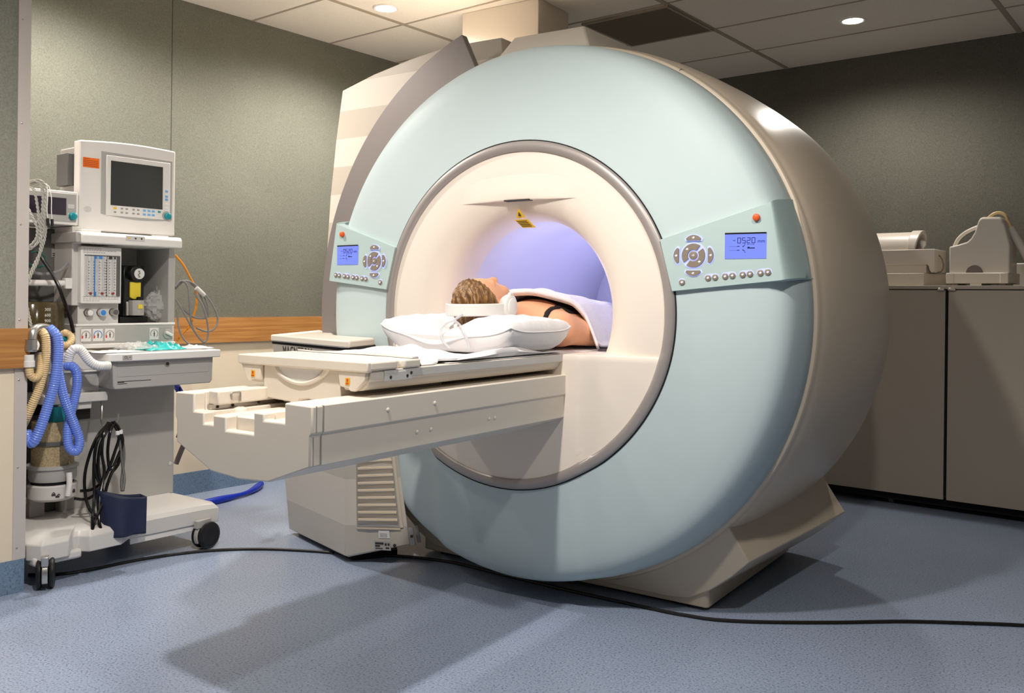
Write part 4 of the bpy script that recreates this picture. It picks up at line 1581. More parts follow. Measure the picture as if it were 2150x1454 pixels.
for z0_, z1_ in ((cz[2], cz[1]),):
    mb = MB()
    mb.lathe([(RC_ - 0.004, z0_ - 0.002), (RC_ + 0.003, z0_), (RC_ + 0.003, z1_), (RC_ - 0.004, z1_ + 0.002)], (ccx, ccy, 0), 44, cap=False)
    mb.build('canister_ring', M['darkgrey'], can)
mb = MB()
mb.lathe([(0.001, cz[4]), (RC_ + 0.002, cz[4]), (RC_ + 0.006, cz[4] + 0.01), (RC_ + 0.006, cz[3] - 0.012), (RC_ + 0.014, cz[3] - 0.008), (RC_ + 0.014, cz[3] + 0.004), (0.001, cz[3] + 0.005)], (ccx, ccy, 0), 44)
mb.build('canister_seat', M['medgrey'], can)
mb = MB()
mb.lathe([(0.001, cz[4] - 0.014), (RC_ - 0.004, cz[4] - 0.014), (RC_ - 0.004, cz[4] + 0.001), (0.001, cz[4] + 0.001)], (ccx, ccy, 0), 40)
mb.build('canister_gap', M['void'], can)
mb = MB()
mb.lathe([(0.001, cz[5]), (RC_ - 0.01, cz[5]), (RC_ + 0.008, cz[5] + 0.012), (RC_ + 0.010, cz[4] - 0.018), (RC_ + 0.004, cz[4] - 0.013), (0.001, cz[4] - 0.013)], (ccx, ccy, 0), 44)
cb_ = mb.build('canister_base', M['medwhite'], can)
mb = MB()
for th, kind in ((-1.95, 0), (-1.80, 1), (-1.02, 0)):
    zc_ = cz[5] + 0.034 - 0.008 * kind

    def onb(dx, dz, e=0.0):
        return (ccx + (RC_ + 0.0105 + e) * math.cos(th + dx / RC_), ccy + (RC_ + 0.0105 + e) * math.sin(th + dx / RC_), zc_ + dz)

    mb.loft([[onb(x, z, e) for x, z in ((-0.006, -0.006), (0.006, -0.006), (0.006, 0.001), (-0.006, 0.001))] for e in (-0.006, 0.001)])
    sh_ = 0.004 * kind
    mb.loft([[onb(r * math.cos(math.pi * k / 10) + sh_, 0.001 + r * 1.3 * math.sin(math.pi * k / 10), e) for r, e in ((0.0036, 0.001), (0.0050, 0.001), (0.0050, -0.006), (0.0036, -0.006))] for k in range(11)])
mb.build('lock_symbol', M['ink'], cb_, smooth=False)
mb = MB()
lx = -0.3648
mb.tube([(lx, ay - 0.092, 0.3942), (lx, ay - 0.096, 0.3511), (lx - 0.004, ay - 0.092, 0.3042)], 0.011, 14)
mb.build('lock_lever', M['white'], cb_)
# arm that ties the canister foot to the cart
mb = MB()
mb.box(-0.60, -0.34, 0.02, 0.12, cz[5] - 0.03, cz[5] - 0.002)
mb.box(-0.43, -0.37, 0.0, 0.09, 0.195, cz[5] - 0.002)
mb.build('absorber_arm', M['medgrey'], ab, bevel=0.004)
mb = MB()
mb.box(-0.62, -0.30, 0.06, 0.20, 0.195, 0.60)
mb.build('side_frame', M['darkgrey'], cart, bevel=0.004)
# hose hook
mb = MB()
mb.tube([(-0.190,-0.1,0.661),(-0.199,-0.120,0.616),(-0.203,-0.125,0.581),(-0.210,-0.150,0.561),(-0.200,-0.170,0.548),(-0.184,-0.185,0.556),(-0.170,-0.190,0.580),(-0.167,-0.190,0.607)], 0.0042, 10)
mb.build('hose_hook', M['steel'], cart)
# power lead box on the right side
mb = MB()
mb.box(rx1, rx1 + 0.02, 0.06, 0.10, 1.1392, 1.1660)
mb.build('cable_clip', M['black'], cart, bevel=0.002)
mb = MB()
mb.box(rx1 + 0.018, rx1 + 0.030, 0.06, 0.075, 0.9222, 0.9648)
mb.build('cable_tag', M['white'], cart, bevel=0.001)

# ---- monitors on and beside the hood
mon = cart_thing('ventilator_monitor', 'white boxy monitor with dark square screen and orange sticker on the cart top', 'monitor')
MY = -0.03
mx0, mx1 = -0.2613, 0.1724
mzb, mzt = 1.4000, 1.7346
mzt2 = 1.7437
mzb = min(mzb, 1.3805)
mzb = hz1 + 0.0102
mb = MB()
tp_ = [(mx0 + (mx1 - mx0) * t, mzt + (mzt2 - mzt) * t + 0.010 * math.sin(math.pi * t)) for t in [k / 16 for k in range(17)]]
mb.prism([(mx0, mzb), (mx1, mzb)] + tp_[::-1], MY, MY + 0.05)
fc = mb.build('front_housing', M['white'], mon, bevel=0.006, seg=3)
mb = MB()
mb.box(mx0 + 0.012, mx1 - 0.012, MY + 0.0505, MY + 0.20, mzb + 0.012, min(mzt, mzt2) - 0.02)
mb.build('rear_housing', M['medgrey'], mon, bevel=0.006)
mb = MB()
mb.box(mx0 - 0.020, mx0 - 0.0005 + 0.012, MY + 0.06, MY + 0.16, 1.5504, mzt - 0.05)
mb.build('side_port', M['darkgrey'], mon, bevel=0.003)


def mp(x, y, k=-1.67):
    return x, y


bz_ = (-0.169,0.156,1.425,1.700)
mb = MB()
b0x, b1x, b0z, b1z = bz_
bzl = [(b0x, b1z)] + [(b0x + (b1x - b0x) * t, b0z + 0.012 - 0.016 * math.sin(math.pi * t * 0.9)) for t in [k / 14 for k in range(15)]] + [(b1x, b1z - 0.004)]
mb.prism(bzl, MY - 0.002, MY + 0.001)
bez = mb.build('screen_surround', M['medgrey'], mon, smooth=False)
mb = MB()
i0x, i1x, i0z, i1z = -0.1482, 0.1448, 1.4317, 1.6868
mb.box(i0x, i1x, MY - 0.005, MY - 0.001, i0z, i1z)
ib = mb.build('bezel', M['white'], mon, bevel=0.002)
s0x, s1x, s0z, s1z = -0.1293, 0.1082, 1.4764, 1.6650
mb = MB()
mb.box(s0x, s1x, MY - 0.0062, MY - 0.0045, s0z, s1z)
mb.build('screen', M['screen'], mon, smooth=False)
mb = MB()
k0x, k1x, k0z, k1z = (-0.247,-0.178,1.625,1.666)
mb.box(k0x, k1x, MY - 0.0012, MY + 0.0005, k0z, k1z)
stk = mb.build('sticker', M['stick_or'], mon, smooth=False)
mb = MB()
for q in range(5):
    zz = k1z - (k1z - k0z) * (0.12 + 0.18 * q)
    mb.box(k0x + 0.003, k0x + (k1x - k0x) * (0.42 if q == 0 else 0.93), MY - 0.0018, MY - 0.001, zz - 0.0009, zz + 0.0009)
mb.build('sticker_print', M['red'], stk, smooth=False)
mb = MB()
mb.loft([[(-0.2246 + 0.0165 * s * math.cos(t), y, 1.4503 + 0.0125 * s * math.sin(t)) for t in [2 * math.pi * k / 28 for k in range(28)]] for s, y in ((1.0, MY), (0.98, MY - 0.0012), (0.90, MY - 0.0004), (0.2, MY - 0.0008))])
mb.build('badge', M['medwhite'], mon)
mb = MB()
mb.disc((0.1275, MY - 0.003, 1.4502), (0, -1, 0), 0.0205, 0.004, 28)
mb.build('knob_seat', M['medgrey'], mon)
mb = MB()
mb.disc((0.1298, MY - 0.006, 1.4483), (0, -1, 0), 0.0150, 0.017, 28, r2=0.0140, dome=0.002)
mb.build('trim_knob', M['teal'], mon)
bz0 = (s0z + i0z) / 2
bt = [(241, 'yellow', 0), (255, 'inkgrey', 0), (265, 'inkgrey', 0), (279, 'inkgrey', 0), (289, 'inkgrey', 0), (302, 'bl', 0), (312, 'bl', 0), (321, 'bl', 0), (334, 'teal', 0),
      (241, 'inkgrey', 1), (255, 'inkgrey', 1), (265, 'inkgrey', 1), (279, 'inkgrey', 1), (289, 'inkgrey', 1), (302, 'bl', 1), (312, 'bl', 1), (321, 'bl', 1)]
M['bl'] = mat('sky_blue_key', rgb(110, 172, 226), 0.5)
for px_, cm, rw in bt:
    fx_ = (px_ - 232) / (341 - 232)
    x_ = s0x + (s1x - s0x) * fx_
    z_ = s0z - (s0z - i0z) * (0.30 if rw == 0 else 0.68) + 0.002
    w_ = 0.0070 if cm in ('yellow', 'bl', 'teal') else 0.0055
    mb = MB()
    mb.box(x_ - w_, x_ + w_, MY - 0.0068, MY - 0.0045, z_ - w_ * 0.62, z_ + w_ * 0.62)
    mb.build('key', M[cm], ib, bevel=0.0015)
for py_, cm in ((395, 'bl'), (407, 'bl'), (414, 'bl'), (426, 'paper'), (434, 'paper')):
    z_ = s1z - (s1z - s0z) * (py_ - 340) / 98
    mb = MB()
    mb.box((s1x + i1x) / 2 - 0.006, (s1x + i1x) / 2 + 0.007, MY - 0.0068, MY - 0.0045, z_ - 0.005, z_ + 0.005)
    mb.build('key', M[cm], ib, bevel=0.0015)

gas = cart_thing('gas_monitor', 'small grey monitor with violet-black screen left of the tall white one', 'monitor')
g0x, g1x, g0z, g1z = (-0.487,-0.264,1.378,1.516)
mb = MB()
g1x -= 0.005
mb.box(g0x, g1x, -0.040, 0.20, g0z, g1z)
gh = mb.build('housing', M['white'], gas, bevel=0.004)
mb = MB()
mb.box(g0x + 0.004, g1x - 0.008, -0.0425, -0.0395, g0z + 0.012, g1z - 0.010)
mb.build('face_plate', M['medgrey'], gas, bevel=0.002)
v0x, v1x, v0z, v1z = (-0.480,-0.319,1.417,1.486)
mb = MB()
mb.box(v0x, v1x, -0.0440, -0.0420, v0z, v1z)
mb.build('screen', M['screen2'], gas, smooth=False)
for q in (416, 434):
    mb = MB()
    x_, z_ = -0.2988, (g1z - 0.062 if q == 416 else g1z - 0.098)
    mb.box(x_ - 0.014, x_ + 0.012, -0.0445, -0.0420, z_ - 0.009, z_ + 0.009)
    kk = mb.build('key', M['medwhite'], gas, bevel=0.002)
mb = MB()
mb.disc((-0.2941, -0.042, 1.4146), (0, -1, 0), 0.0165, 0.016, 26, r2=0.0150, dome=0.002)
mb.build('trim_knob', M['teal'], gas)

# ---- vaporiser in the cavity
vap = cart_thing('vaporiser', 'black vaporiser with white dial and yellow front in the cart bay', 'vaporiser')
vy = 0.06
a_x0, a_x1, a_z0, a_z1 = (-0.01919,0.07933,0.999,1.225)
mb = MB()
mb.box(a_x0, a_x1, vy, vy + 0.12, a_z0, a_z1)
mb.build('body', M['blackgloss'], vap, bevel=0.006)
mb = MB()
wcx, wcz = 0.0344, 1.1881
mb.disc((wcx - 0.004, vy + 0.002, wcz + 0.004), (0, -1, 0), 0.034, 0.034, 30, r2=0.032)
wh_ = mb.build('dial', M['black'], vap)
mb = MB()
mb.disc((wcx + 0.003, vy - 0.032, wcz + 0.001), (0, -1, 0), 0.0235, 0.003, 30)
df = mb.build('dial_face', M['paper'], wh_)
mb = MB()
for a_, b_ in ((0, 0.012), (0.002, 0.004), (-0.002, -0.004), (0.001, -0.012)):
    mb.box(wcx + a_ - 0.003, wcx + a_ + 0.005, vy - 0.0362, vy - 0.0345, wcz + b_ - 0.002, wcz + b_ + 0.002)
mb.build('dial_print', M['ink'], df)
mb = MB()
y0x, y1x, y0z, y1z = (0.009296,0.05927,1.076,1.152)
n_ = 12
yp = [(y0x, y1z), (y1x, y1z)] + [((y0x + y1x) / 2 + (y1x - y0x) / 2 * math.cos(math.pi * k / n_), y0z + 0.014 - 0.014 * math.sin(math.pi * k / n_)) for k in range(n_ + 1)]
mb.prism(yp, vy - 0.010, vy + 0.002)
mb.build('yellow_front', M['vyellow'], vap, bevel=0.003)
f0x, f1x, f0z, f1z = (0.00508,0.05927,1.004,1.072)
mb = MB()
mb.prism_z([(f0x, vy), (f0x + 0.004, vy - 0.03), (f0x + 0.03, vy - 0.045), (f1x, vy - 0.04), (f1x, vy)], f0z, f1z)
fl_ = mb.build('filler', M['medgrey'], vap, bevel=0.003)
mb = MB()
mb.box(0.0275, 0.0476, vy - 0.0465, vy - 0.0445, 1.0343, 1.0532)
mb.build('filler_label', M['vyellow'], fl_)
mb = MB()
mb.lathe([(0.001, 0), (0.010, 0.0), (0.012, 0.006), (0.012, 0.014), (0.008, 0.019), (0.001, 0.020)], (0.0417, vy - 0.025, f1z - 0.004), 18)
mb.build('filler_cap', M['black'], vap)
mb = MB()
mb.box(a_x0 + 0.01, f0x - 0.001, vy - 0.012, vy + 0.01, f0z, f1z - 0.006)
mb.build('sight_glass', M['steel'], vap, bevel=0.002)
mb = MB()
mb.box(a_x0 - 0.012, a_x1 + 0.02, vy + 0.0, vy + 0.125, gz1 + 0.002, a_z0 - 0.0005)
mb.build('mount_plate', M['black'], vap, bevel=0.002)

# ---- crumpled clear bag beside the vaporiser
bag = MB()
bcx, bcz = 0.1385, 1.0507
rr = random.Random(3)
nu, nv = 22, 16
rows = []
for j in range(nv + 1):
    ph = -math.pi / 2 + math.pi * j / nv
    row = []
    for i in range(nu):
        t = 2 * math.pi * i / nu
        k = 1 + rr.uniform(-0.20, 0.16)
        row.append((bcx + 0.062 * k * math.cos(ph) * math.cos(t), 0.06 + 0.055 * k * math.cos(ph) * math.sin(t), max(gz1 + 0.0025, bcz - 0.004 + 0.068 * k * math.sin(ph) * (1 + 0.2 * math.cos(t)))))
    rows.append(row)
bag.loft(rows, cap=True)
bg_ = bag.build('plastic_bag', M['film'], None, angle=12)
bg_.location = RW(CART_N, CART_L, 0)
bg_.rotation_euler = (0, 0, CART_RZ)
tag(bg_, 'crumpled clear plastic bag stuffed in the cart bay beside the vaporiser', 'plastic bag')


def cart_obj(mb, name, m, label, cat, group=None, **kw):
    o = mb.build(name, m, None, **kw)
    o.location = RW(CART_N, CART_L, 0)
    o.rotation_euler = (0, 0, CART_RZ)
    return tag(o, label, cat, group)


# ---- things on the work surface
mb = MB()
rr = random.Random(11)
TZ = tz1 + 0.002


def crumple(mb, cx, cy, lx, ly, hz, seed, nx=22, ny=14, rot=0.0, base=None):
    r_ = random.Random(seed)
    base = TZ if base is None else base
    ph = [r_.uniform(0, 6.28) for _ in range(8)]
    rows = []
    for j in range(ny + 1):
        v = j / ny * 2 - 1
        row = []
        for i in range(nx + 1):
            u = i / nx * 2 - 1
            ed = (1 - abs(u) ** 3) * (1 - abs(v) ** 3)
            w = 0.5 + 0.25 * math.sin(7 * u + ph[0] + 2 * v) + 0.2 * math.sin(11 * v + ph[1] - 3 * u) + 0.12 * math.sin(19 * u + ph[2]) + r_.uniform(-0.12, 0.12)
            x, y = u * lx * (1 + 0.08 * math.sin(5 * v + ph[3])), v * ly * (1 + 0.10 * math.sin(4 * u + ph[4]))
            row.append((cx + x * math.cos(rot) - y * math.sin(rot), cy + x * math.sin(rot) + y * math.cos(rot), base + 0.0012 + hz * max(0.02, w) * ed))
        rows.append(row)
    mb.grid(rows)


pw_x = -0.0613
mb = MB()
crumple(mb, -0.1669, -0.16, 0.10, 0.075, 0.007, 21)
cart_obj(mb, 'paper_sheet', M['paper'], 'pale blue-white paper sheet lying on the cart tray, left end', 'paper', solid=0.0006)
mb = MB()
crumple(mb, -0.0573, -0.13, 0.085, 0.06, 0.034, 5, rot=0.3, base=TZ + 0.008)
cart_obj(mb, 'mask_wrapper', M['film'], 'crumpled clear wrapper heaped on the cart tray left of the teal pack', 'wrapper')
mb = MB()
crumple(mb, 0.0530, -0.12, 0.095, 0.07, 0.040, 9, nx=30, ny=20, rot=0.12)
cart_obj(mb, 'teal_pack', M['tealfilm'], 'crinkled teal plastic pack on the cart tray', 'pack', solid=0.001)
mb = MB()
crumple(mb, 0.2067, -0.135, 0.075, 0.05, 0.016, 13, rot=-0.1)
cart_obj(mb, 'tissue', M['paper'], 'white tissue at the right end of the cart tray', 'tissue', solid=0.0006)

# ---- hoses and cables of the cart
mb = MB()
mb.tube([(-0.477,-0.260,0.964),(-0.465,-0.280,0.946),(-0.458,-0.290,0.917),(-0.464,-0.300,0.839),(-0.478,-0.300,0.750),(-0.500,-0.295,0.662),(-0.524,-0.290,0.583),(-0.540,-0.280,0.543),(-0.548,-0.260,0.546),(-0.547,-0.240,0.581)], 0.0195, 18, rib=0.10, pitch=0.0085)
cart_obj(mb, 'breathing_hose', M['bluehose'], 'blue corrugated hose hanging in the longest left loop on the cart', 'hose', 'corrugated breathing hoses')
mb = MB()
mb.tube([(-0.455,-0.220,0.951),(-0.451,-0.235,0.898),(-0.436,-0.245,0.798),(-0.414,-0.255,0.687),(-0.379,-0.260,0.592),(-0.358,-0.260,0.525),(-0.370,-0.260,0.486),(-0.392,-0.250,0.500),(-0.395,-0.240,0.564),(-0.376,-0.230,0.645),(-0.357,-0.230,0.727),(-0.358,-0.230,0.789),(-0.374,-0.225,0.815),(-0.387,-0.200,0.815)], 0.0185, 18, rib=0.10, pitch=0.0085)
cart_obj(mb, 'breathing_hose', M['bluehose'], 'blue corrugated hose looped in a narrow teardrop before the tan canister', 'hose', 'corrugated breathing hoses')
mb = MB()
mb.tube([(-0.524,-0.280,0.961),(-0.515,-0.300,0.948),(-0.509,-0.305,0.912),(-0.511,-0.305,0.841),(-0.527,-0.300,0.753),(-0.546,-0.290,0.692),(-0.560,-0.270,0.638),(-0.557,-0.230,0.604)], 0.0165, 16, rib=0.13, pitch=0.0075)
cart_obj(mb, 'breathing_hose', M['beigehose'], 'beige ribbed hose running down beside the blue ones', 'hose', 'corrugated breathing hoses')
hb = MB()
hb.tube([(-0.571,-0.310,0.830),(-0.568,-0.312,0.800),(-0.551,-0.312,0.784),(-0.534,-0.310,0.798),(-0.524,-0.300,0.833),(-0.517,-0.290,0.867)], 0.0150, 16, rib=0.10, pitch=0.0075)
h2 = cart_obj(hb, 'elbow_hose', M['beigehose'], 'short cream hose bent in a U below the metal clamp', 'hose', 'corrugated breathing hoses')
mb = MB()
p0 = Vector((-0.572,-0.310,0.872))
p1 = Vector((-0.571,-0.310,0.827))
mb.disc(p1, p0 - p1, 0.0195, (p0 - p1).length * 0.5, 24)
mb.disc(p1 + (p0 - p1) * 0.5, p0 - p1, 0.0175, (p0 - p1).length * 0.5, 24)
mb.build('hose_cuff', M['white'], h2)
mb = MB()
mb.tube([(-0.360,-0.1,0.930),(-0.351,-0.120,0.942),(-0.333,-0.130,0.926),(-0.341,-0.140,0.904),(-0.360,-0.140,0.893),(-0.369,-0.120,0.897)], 0.0140, 16, rib=0.08, pitch=0.008)
h3 = cart_obj(mb, 'port_hose', M['beigehose'], 'small curl of beige hose with a teal cuff above the white hose', 'hose', 'corrugated breathing hoses')
mb = MB()
pt = Vector((-0.356,-0.1,0.922))
mb.disc(pt - Vector((0.012, 0, 0)), (1, 0, -0.2), 0.017, 0.026, 20)
mb.build('hose_cuff', M['teal'], h3)
mb = MB()
mb.tube([(-0.377,-0.200,0.814),(-0.379,-0.210,0.852),(-0.367,-0.220,0.880),(-0.343,-0.225,0.879),(-0.327,-0.230,0.856),(-0.306,-0.235,0.828),(-0.278,-0.240,0.813),(-0.231,-0.240,0.811)], 0.0185, 18, rib=0.09, pitch=0.008)
cart_obj(mb, 'breathing_hose', M['whitehose'], 'white ribbed hose arching over the absorber in front of the drawer', 'hose', 'corrugated breathing hoses')
# metal clamp at the end of the oak rail
clp = cart_thing('hose_clamp', 'shiny metal swivel elbow at the end of the oak rail', 'clamp')
mb = MB()
p0, p1 = Vector((-0.566,-0.315,0.928)), Vector((-0.567,-0.315,0.883))
mb.disc(p0, p1 - p0, 0.0205, (p1 - p0).length, 24)
mb.disc(p0 + (p1 - p0) * 0.45, p1 - p0, 0.0225, (p1 - p0).length * 0.4, 24)
mb.build('collar', M['steel'], clp)
mb = MB()
mb.tube([(-0.563,-0.315,0.928),(-0.560,-0.312,0.953),(-0.543,-0.300,0.968),(-0.506,-0.270,0.970),(-0.468,-0.240,0.963)], 0.0155, 16)
mb.build('elbow', M['steel'], clp)
mb = MB()
mb.tube([(-0.550,-0.320,0.921),(-0.546,-0.325,0.907),(-0.553,-0.328,0.890)], 0.005, 10)
mb.build('lever', M['white'], clp)
# coiled black tubing and the navy cuff
cuff = cart_thing('blood_pressure_cuff', 'navy blue pressure cuff with black tubes looped over the cart hook', 'blood pressure cuff')
tubes = [
    [(-0.202,-0.200,0.572),(-0.228,-0.210,0.553),(-0.266,-0.220,0.510),(-0.281,-0.225,0.446),(-0.273,-0.230,0.370),(-0.260,-0.240,0.331),(-0.261,-0.270,0.283)],
    [(-0.193,-0.195,0.575),(-0.227,-0.215,0.544),(-0.257,-0.225,0.491),(-0.268,-0.230,0.417),(-0.256,-0.235,0.349),(-0.225,-0.230,0.391),(-0.195,-0.225,0.464),(-0.177,-0.220,0.519),(-0.188,-0.200,0.567)],
    [(-0.212,-0.200,0.577),(-0.241,-0.220,0.536),(-0.253,-0.230,0.462),(-0.245,-0.235,0.385),(-0.274,-0.260,0.298),(-0.297,-0.300,0.214),(-0.292,-0.315,0.164)],
    [(-0.192,-0.200,0.579),(-0.175,-0.215,0.548),(-0.165,-0.220,0.479),(-0.183,-0.225,0.404),(-0.206,-0.225,0.379),(-0.233,-0.240,0.336),(-0.276,-0.280,0.264),(-0.318,-0.305,0.210),(-0.330,-0.310,0.170)],
    [(-0.210,-0.205,0.570),(-0.246,-0.215,0.546),(-0.272,-0.220,0.492),(-0.283,-0.225,0.399),(-0.292,-0.250,0.300),(-0.322,-0.300,0.228),(-0.329,-0.312,0.174)],
    [(-0.184,-0.200,0.573),(-0.215,-0.222,0.543),(-0.229,-0.230,0.459),(-0.219,-0.235,0.391),(-0.188,-0.230,0.435),(-0.162,-0.222,0.499),(-0.176,-0.205,0.561)],
    [(-0.215,-0.200,0.570),(-0.261,-0.210,0.528),(-0.296,-0.215,0.456),(-0.314,-0.215,0.374),(-0.316,-0.230,0.291),(-0.317,-0.280,0.243),(-0.303,-0.300,0.230)],
    [(-0.315,-0.180,0.312),(-0.283,-0.200,0.314),(-0.259,-0.210,0.327),(-0.245,-0.220,0.345)],
    [(-0.337,-0.180,0.286),(-0.310,-0.210,0.282),(-0.286,-0.230,0.296),(-0.255,-0.230,0.333)],
]
mb = MB()
for t_ in tubes:
    mb.tube(t_, 0.0062, 10)
mb.build('tubing', M['blackgloss'], cuff)
for q in ([(-0.181,-0.215,0.537),(-0.175,-0.225,0.481),(-0.172,-0.240,0.405),(-0.174,-0.260,0.350),(-0.190,-0.280,0.307)], [(-0.169,-0.215,0.538),(-0.159,-0.225,0.460),(-0.170,-0.240,0.385),(-0.186,-0.260,0.342),(-0.194,-0.280,0.307)]):
    mb = MB()
    mb.tube(q, 0.0058, 10)
    mb.build('lead_tube', M['darkgrey'], cuff)
mb = MB()
for q in ((-0.181,-0.216,0.533), (-0.169,-0.216,0.536)):
    mb.disc(Vector(q) + Vector((0, 0, -0.008)), (0, 0, 1), 0.009, 0.016, 14)
mb.build('connector', M['white'], cuff)
n0 = -0.30
qb = [(-0.277,-0.280,0.317), (-0.124,-0.340,0.282), (-0.130,-0.340,0.136), (-0.271,-0.300,0.140)]
rows = []
for j in range(15):
    v = j / 14
    row = []
    for i in range(19):
        u = i / 18
        p = Vector(qb[0]).lerp(Vector(qb[1]), u).lerp(Vector(qb[3]).lerp(Vector(qb[2]), u), v)
        row.append((p.x, p.y - 0.030 * math.sin(math.pi * u) - 0.012 * math.sin(2.2 * math.pi * u) * (0.4 + v), p.z - 0.008 * math.sin(math.pi * u) * (1 - v)))
    rows.append(row)
back = [[(x, y + 0.050 - 0.0 * v_, z + 0.004) for x, y, z in r] for v_, r in enumerate(rows)]
mb = MB()
ring = []
for r0, r1 in zip(rows, back):
    ring.append(r0 + r1[::-1])
mb.loft(ring, cap=False)
cs = mb.build('cuff', M['navy'], cuff, solid=0.004, angle=50)

# braided leads bundled over the small monitor
lds = cart_thing('lead_bundle', 'bundle of pale braided leads hanging over the small left monitor', 'cable bundle')
for k, q in enumerate([
    [(-0.525,-0.180,1.517),(-0.508,-0.200,1.524),(-0.489,-0.210,1.504),(-0.478,-0.215,1.436),(-0.475,-0.215,1.345),(-0.486,-0.210,1.271),(-0.513,-0.200,1.198),(-0.529,-0.190,1.143)],
    [(-0.521,-0.170,1.511),(-0.499,-0.200,1.518),(-0.488,-0.215,1.480),(-0.492,-0.220,1.398),(-0.500,-0.215,1.307),(-0.517,-0.200,1.270),(-0.532,-0.190,1.261)],
    [(-0.522,-0.180,1.503),(-0.517,-0.210,1.487),(-0.507,-0.220,1.415),(-0.499,-0.220,1.343),(-0.492,-0.215,1.289),(-0.500,-0.210,1.225),(-0.519,-0.200,1.171),(-0.530,-0.190,1.125)],
    [(-0.529,-0.180,1.524),(-0.494,-0.205,1.529),(-0.474,-0.215,1.494),(-0.486,-0.222,1.416),(-0.488,-0.220,1.326),(-0.511,-0.210,1.279),(-0.532,-0.190,1.270)],
    [(-0.532,-0.190,1.423),(-0.523,-0.210,1.387),(-0.509,-0.220,1.342),(-0.510,-0.215,1.306),(-0.524,-0.200,1.279),(-0.532,-0.190,1.273)],
    [(-0.552,-0.240,1.050),(-0.549,-0.250,1.018),(-0.546,-0.260,0.983),(-0.543,-0.260,0.965)],
]):
    for ph in (0, math.pi):
        P = spline(q, 0.004)
        tw = []
        for i, p in enumerate(P):
            t = i * 0.9 + ph
            tw.append(p + Vector((0.0028 * math.cos(t), 0.0028 * math.sin(t), 0)))
        mb = MB()
        mb.tube(tw, 0.0031, 6, smooth=False)
        mb.build('lead', M['rope'], lds)
for q in ([(-0.478,-0.200,1.513),(-0.472,-0.210,1.517),(-0.474,-0.225,1.472),(-0.478,-0.230,1.417),(-0.475,-0.230,1.384)], [(-0.474,-0.200,1.513),(-0.464,-0.210,1.510),(-0.460,-0.225,1.464),(-0.462,-0.230,1.418),(-0.459,-0.230,1.382)]):
    mb = MB()
    mb.tube(q, 0.0016, 8)
    w_ = mb.build('thin_lead', M['white'], lds)
    mb = MB()
    mb.tube([q[-1], (q[-1][0] + 0.002, q[-1][1], q[-1][2] - 0.028)], 0.0055, 10)
    mb.build('lead_clip', M['black'], w_)
mb = MB()
mb.tube([(-0.439,-0.07,1.264),(-0.421,-0.08,1.225),(-0.400,-0.1,1.180),(-0.379,-0.120,1.124),(-0.357,-0.130,1.052),(-0.337,-0.130,0.995),(-0.325,-0.130,0.941)], 0.0075, 10)
cart_obj(mb, 'black_hose', M['blackgloss'], 'thick black hose slanting down across the bay left of the flow tubes', 'hose')
mb = MB()
mb.tube([(-0.461,-0.02,1.198),(-0.436,-0.03,1.180),(-0.388,-0.03,1.176),(-0.337,-0.03,1.191),(-0.300,-0.02,1.223)], 0.0065, 10)
cart_obj(mb, 'grey_hose', M['cablegrey'], 'pale grey hose sagging across the dark bay above the white bar', 'hose')
mb = MB()
mb.tube([(-0.443,-0.02,1.260),(-0.420,-0.035,1.264),(-0.400,-0.04,1.242),(-0.401,-0.035,1.208),(-0.436,-0.03,1.203),(-0.450,-0.02,1.217)], 0.004, 10)
cart_obj(mb, 'green_tube', M['green'], 'thin green tube looped in the dark bay beside the braided leads', 'tube')
# grey cables and the orange one beyond the right upright
loops = [
    [(0.253,0.100,1.130),(0.275,0.1,1.157),(0.324,0.100,1.163),(0.385,0.100,1.128),(0.450,0.1,1.057),(0.483,0.1,0.985),(0.465,0.1,0.935),(0.418,0.1,0.924),(0.367,0.1,0.941)],
    [(0.247,0.09,1.135),(0.278,0.09,1.164),(0.313,0.09,1.140),(0.324,0.09,1.050),(0.336,0.09,0.960),(0.369,0.09,0.903),(0.408,0.09,0.868),(0.389,0.08,0.855)],
    [(0.262,0.110,1.126),(0.315,0.110,1.167),(0.371,0.110,1.130),(0.418,0.110,1.050),(0.437,0.110,1.004),(0.419,0.110,0.986),(0.363,0.110,0.991),(0.312,0.110,1.023),(0.267,0.110,1.072)],
    [(0.247,0.08,1.077),(0.287,0.08,1.017),(0.329,0.08,0.949),(0.376,0.08,0.887),(0.404,0.08,0.873),(0.419,0.08,0.913),(0.410,0.08,0.982),(0.384,0.08,1.051),(0.349,0.09,1.107)],
    [(0.258,0.09,1.028),(0.266,0.08,0.939),(0.285,0.07,0.890),(0.306,0.06,0.867)],
    [(0.346,0.120,1.154),(0.403,0.120,1.114),(0.440,0.120,1.050),(0.443,0.120,0.992)],
]
gc = cart_thing('grey_cable', 'coil of grey cables hanging off the right side of the cart', 'cable')
for q in loops:
    mb = MB()
    mb.tube(q, 0.0042, 8)
    mb.build('cable_turn', M['cablegrey'], gc)
mb = MB()
p0, p1 = Vector((0.358,0.09,1.132)), Vector((0.402,0.09,1.096))
mb.disc(p0, p1 - p0, 0.011, (p1 - p0).length, 12)
mb.build('cable_plug', M['medwhite'], gc)
mb = MB()
mb.tube([(0.281,0.150,1.288),(0.324,0.150,1.243),(0.359,0.150,1.187),(0.391,0.150,1.130),(0.399,0.150,1.061),(0.387,0.150,1.008),(0.363,0.150,0.947),(0.328,0.150,0.918),(0.299,0.150,0.880)], 0.0052, 10)
cart_obj(mb, 'orange_cable', M['cableor'], 'orange cable curving out behind the right side of the cart', 'cable')
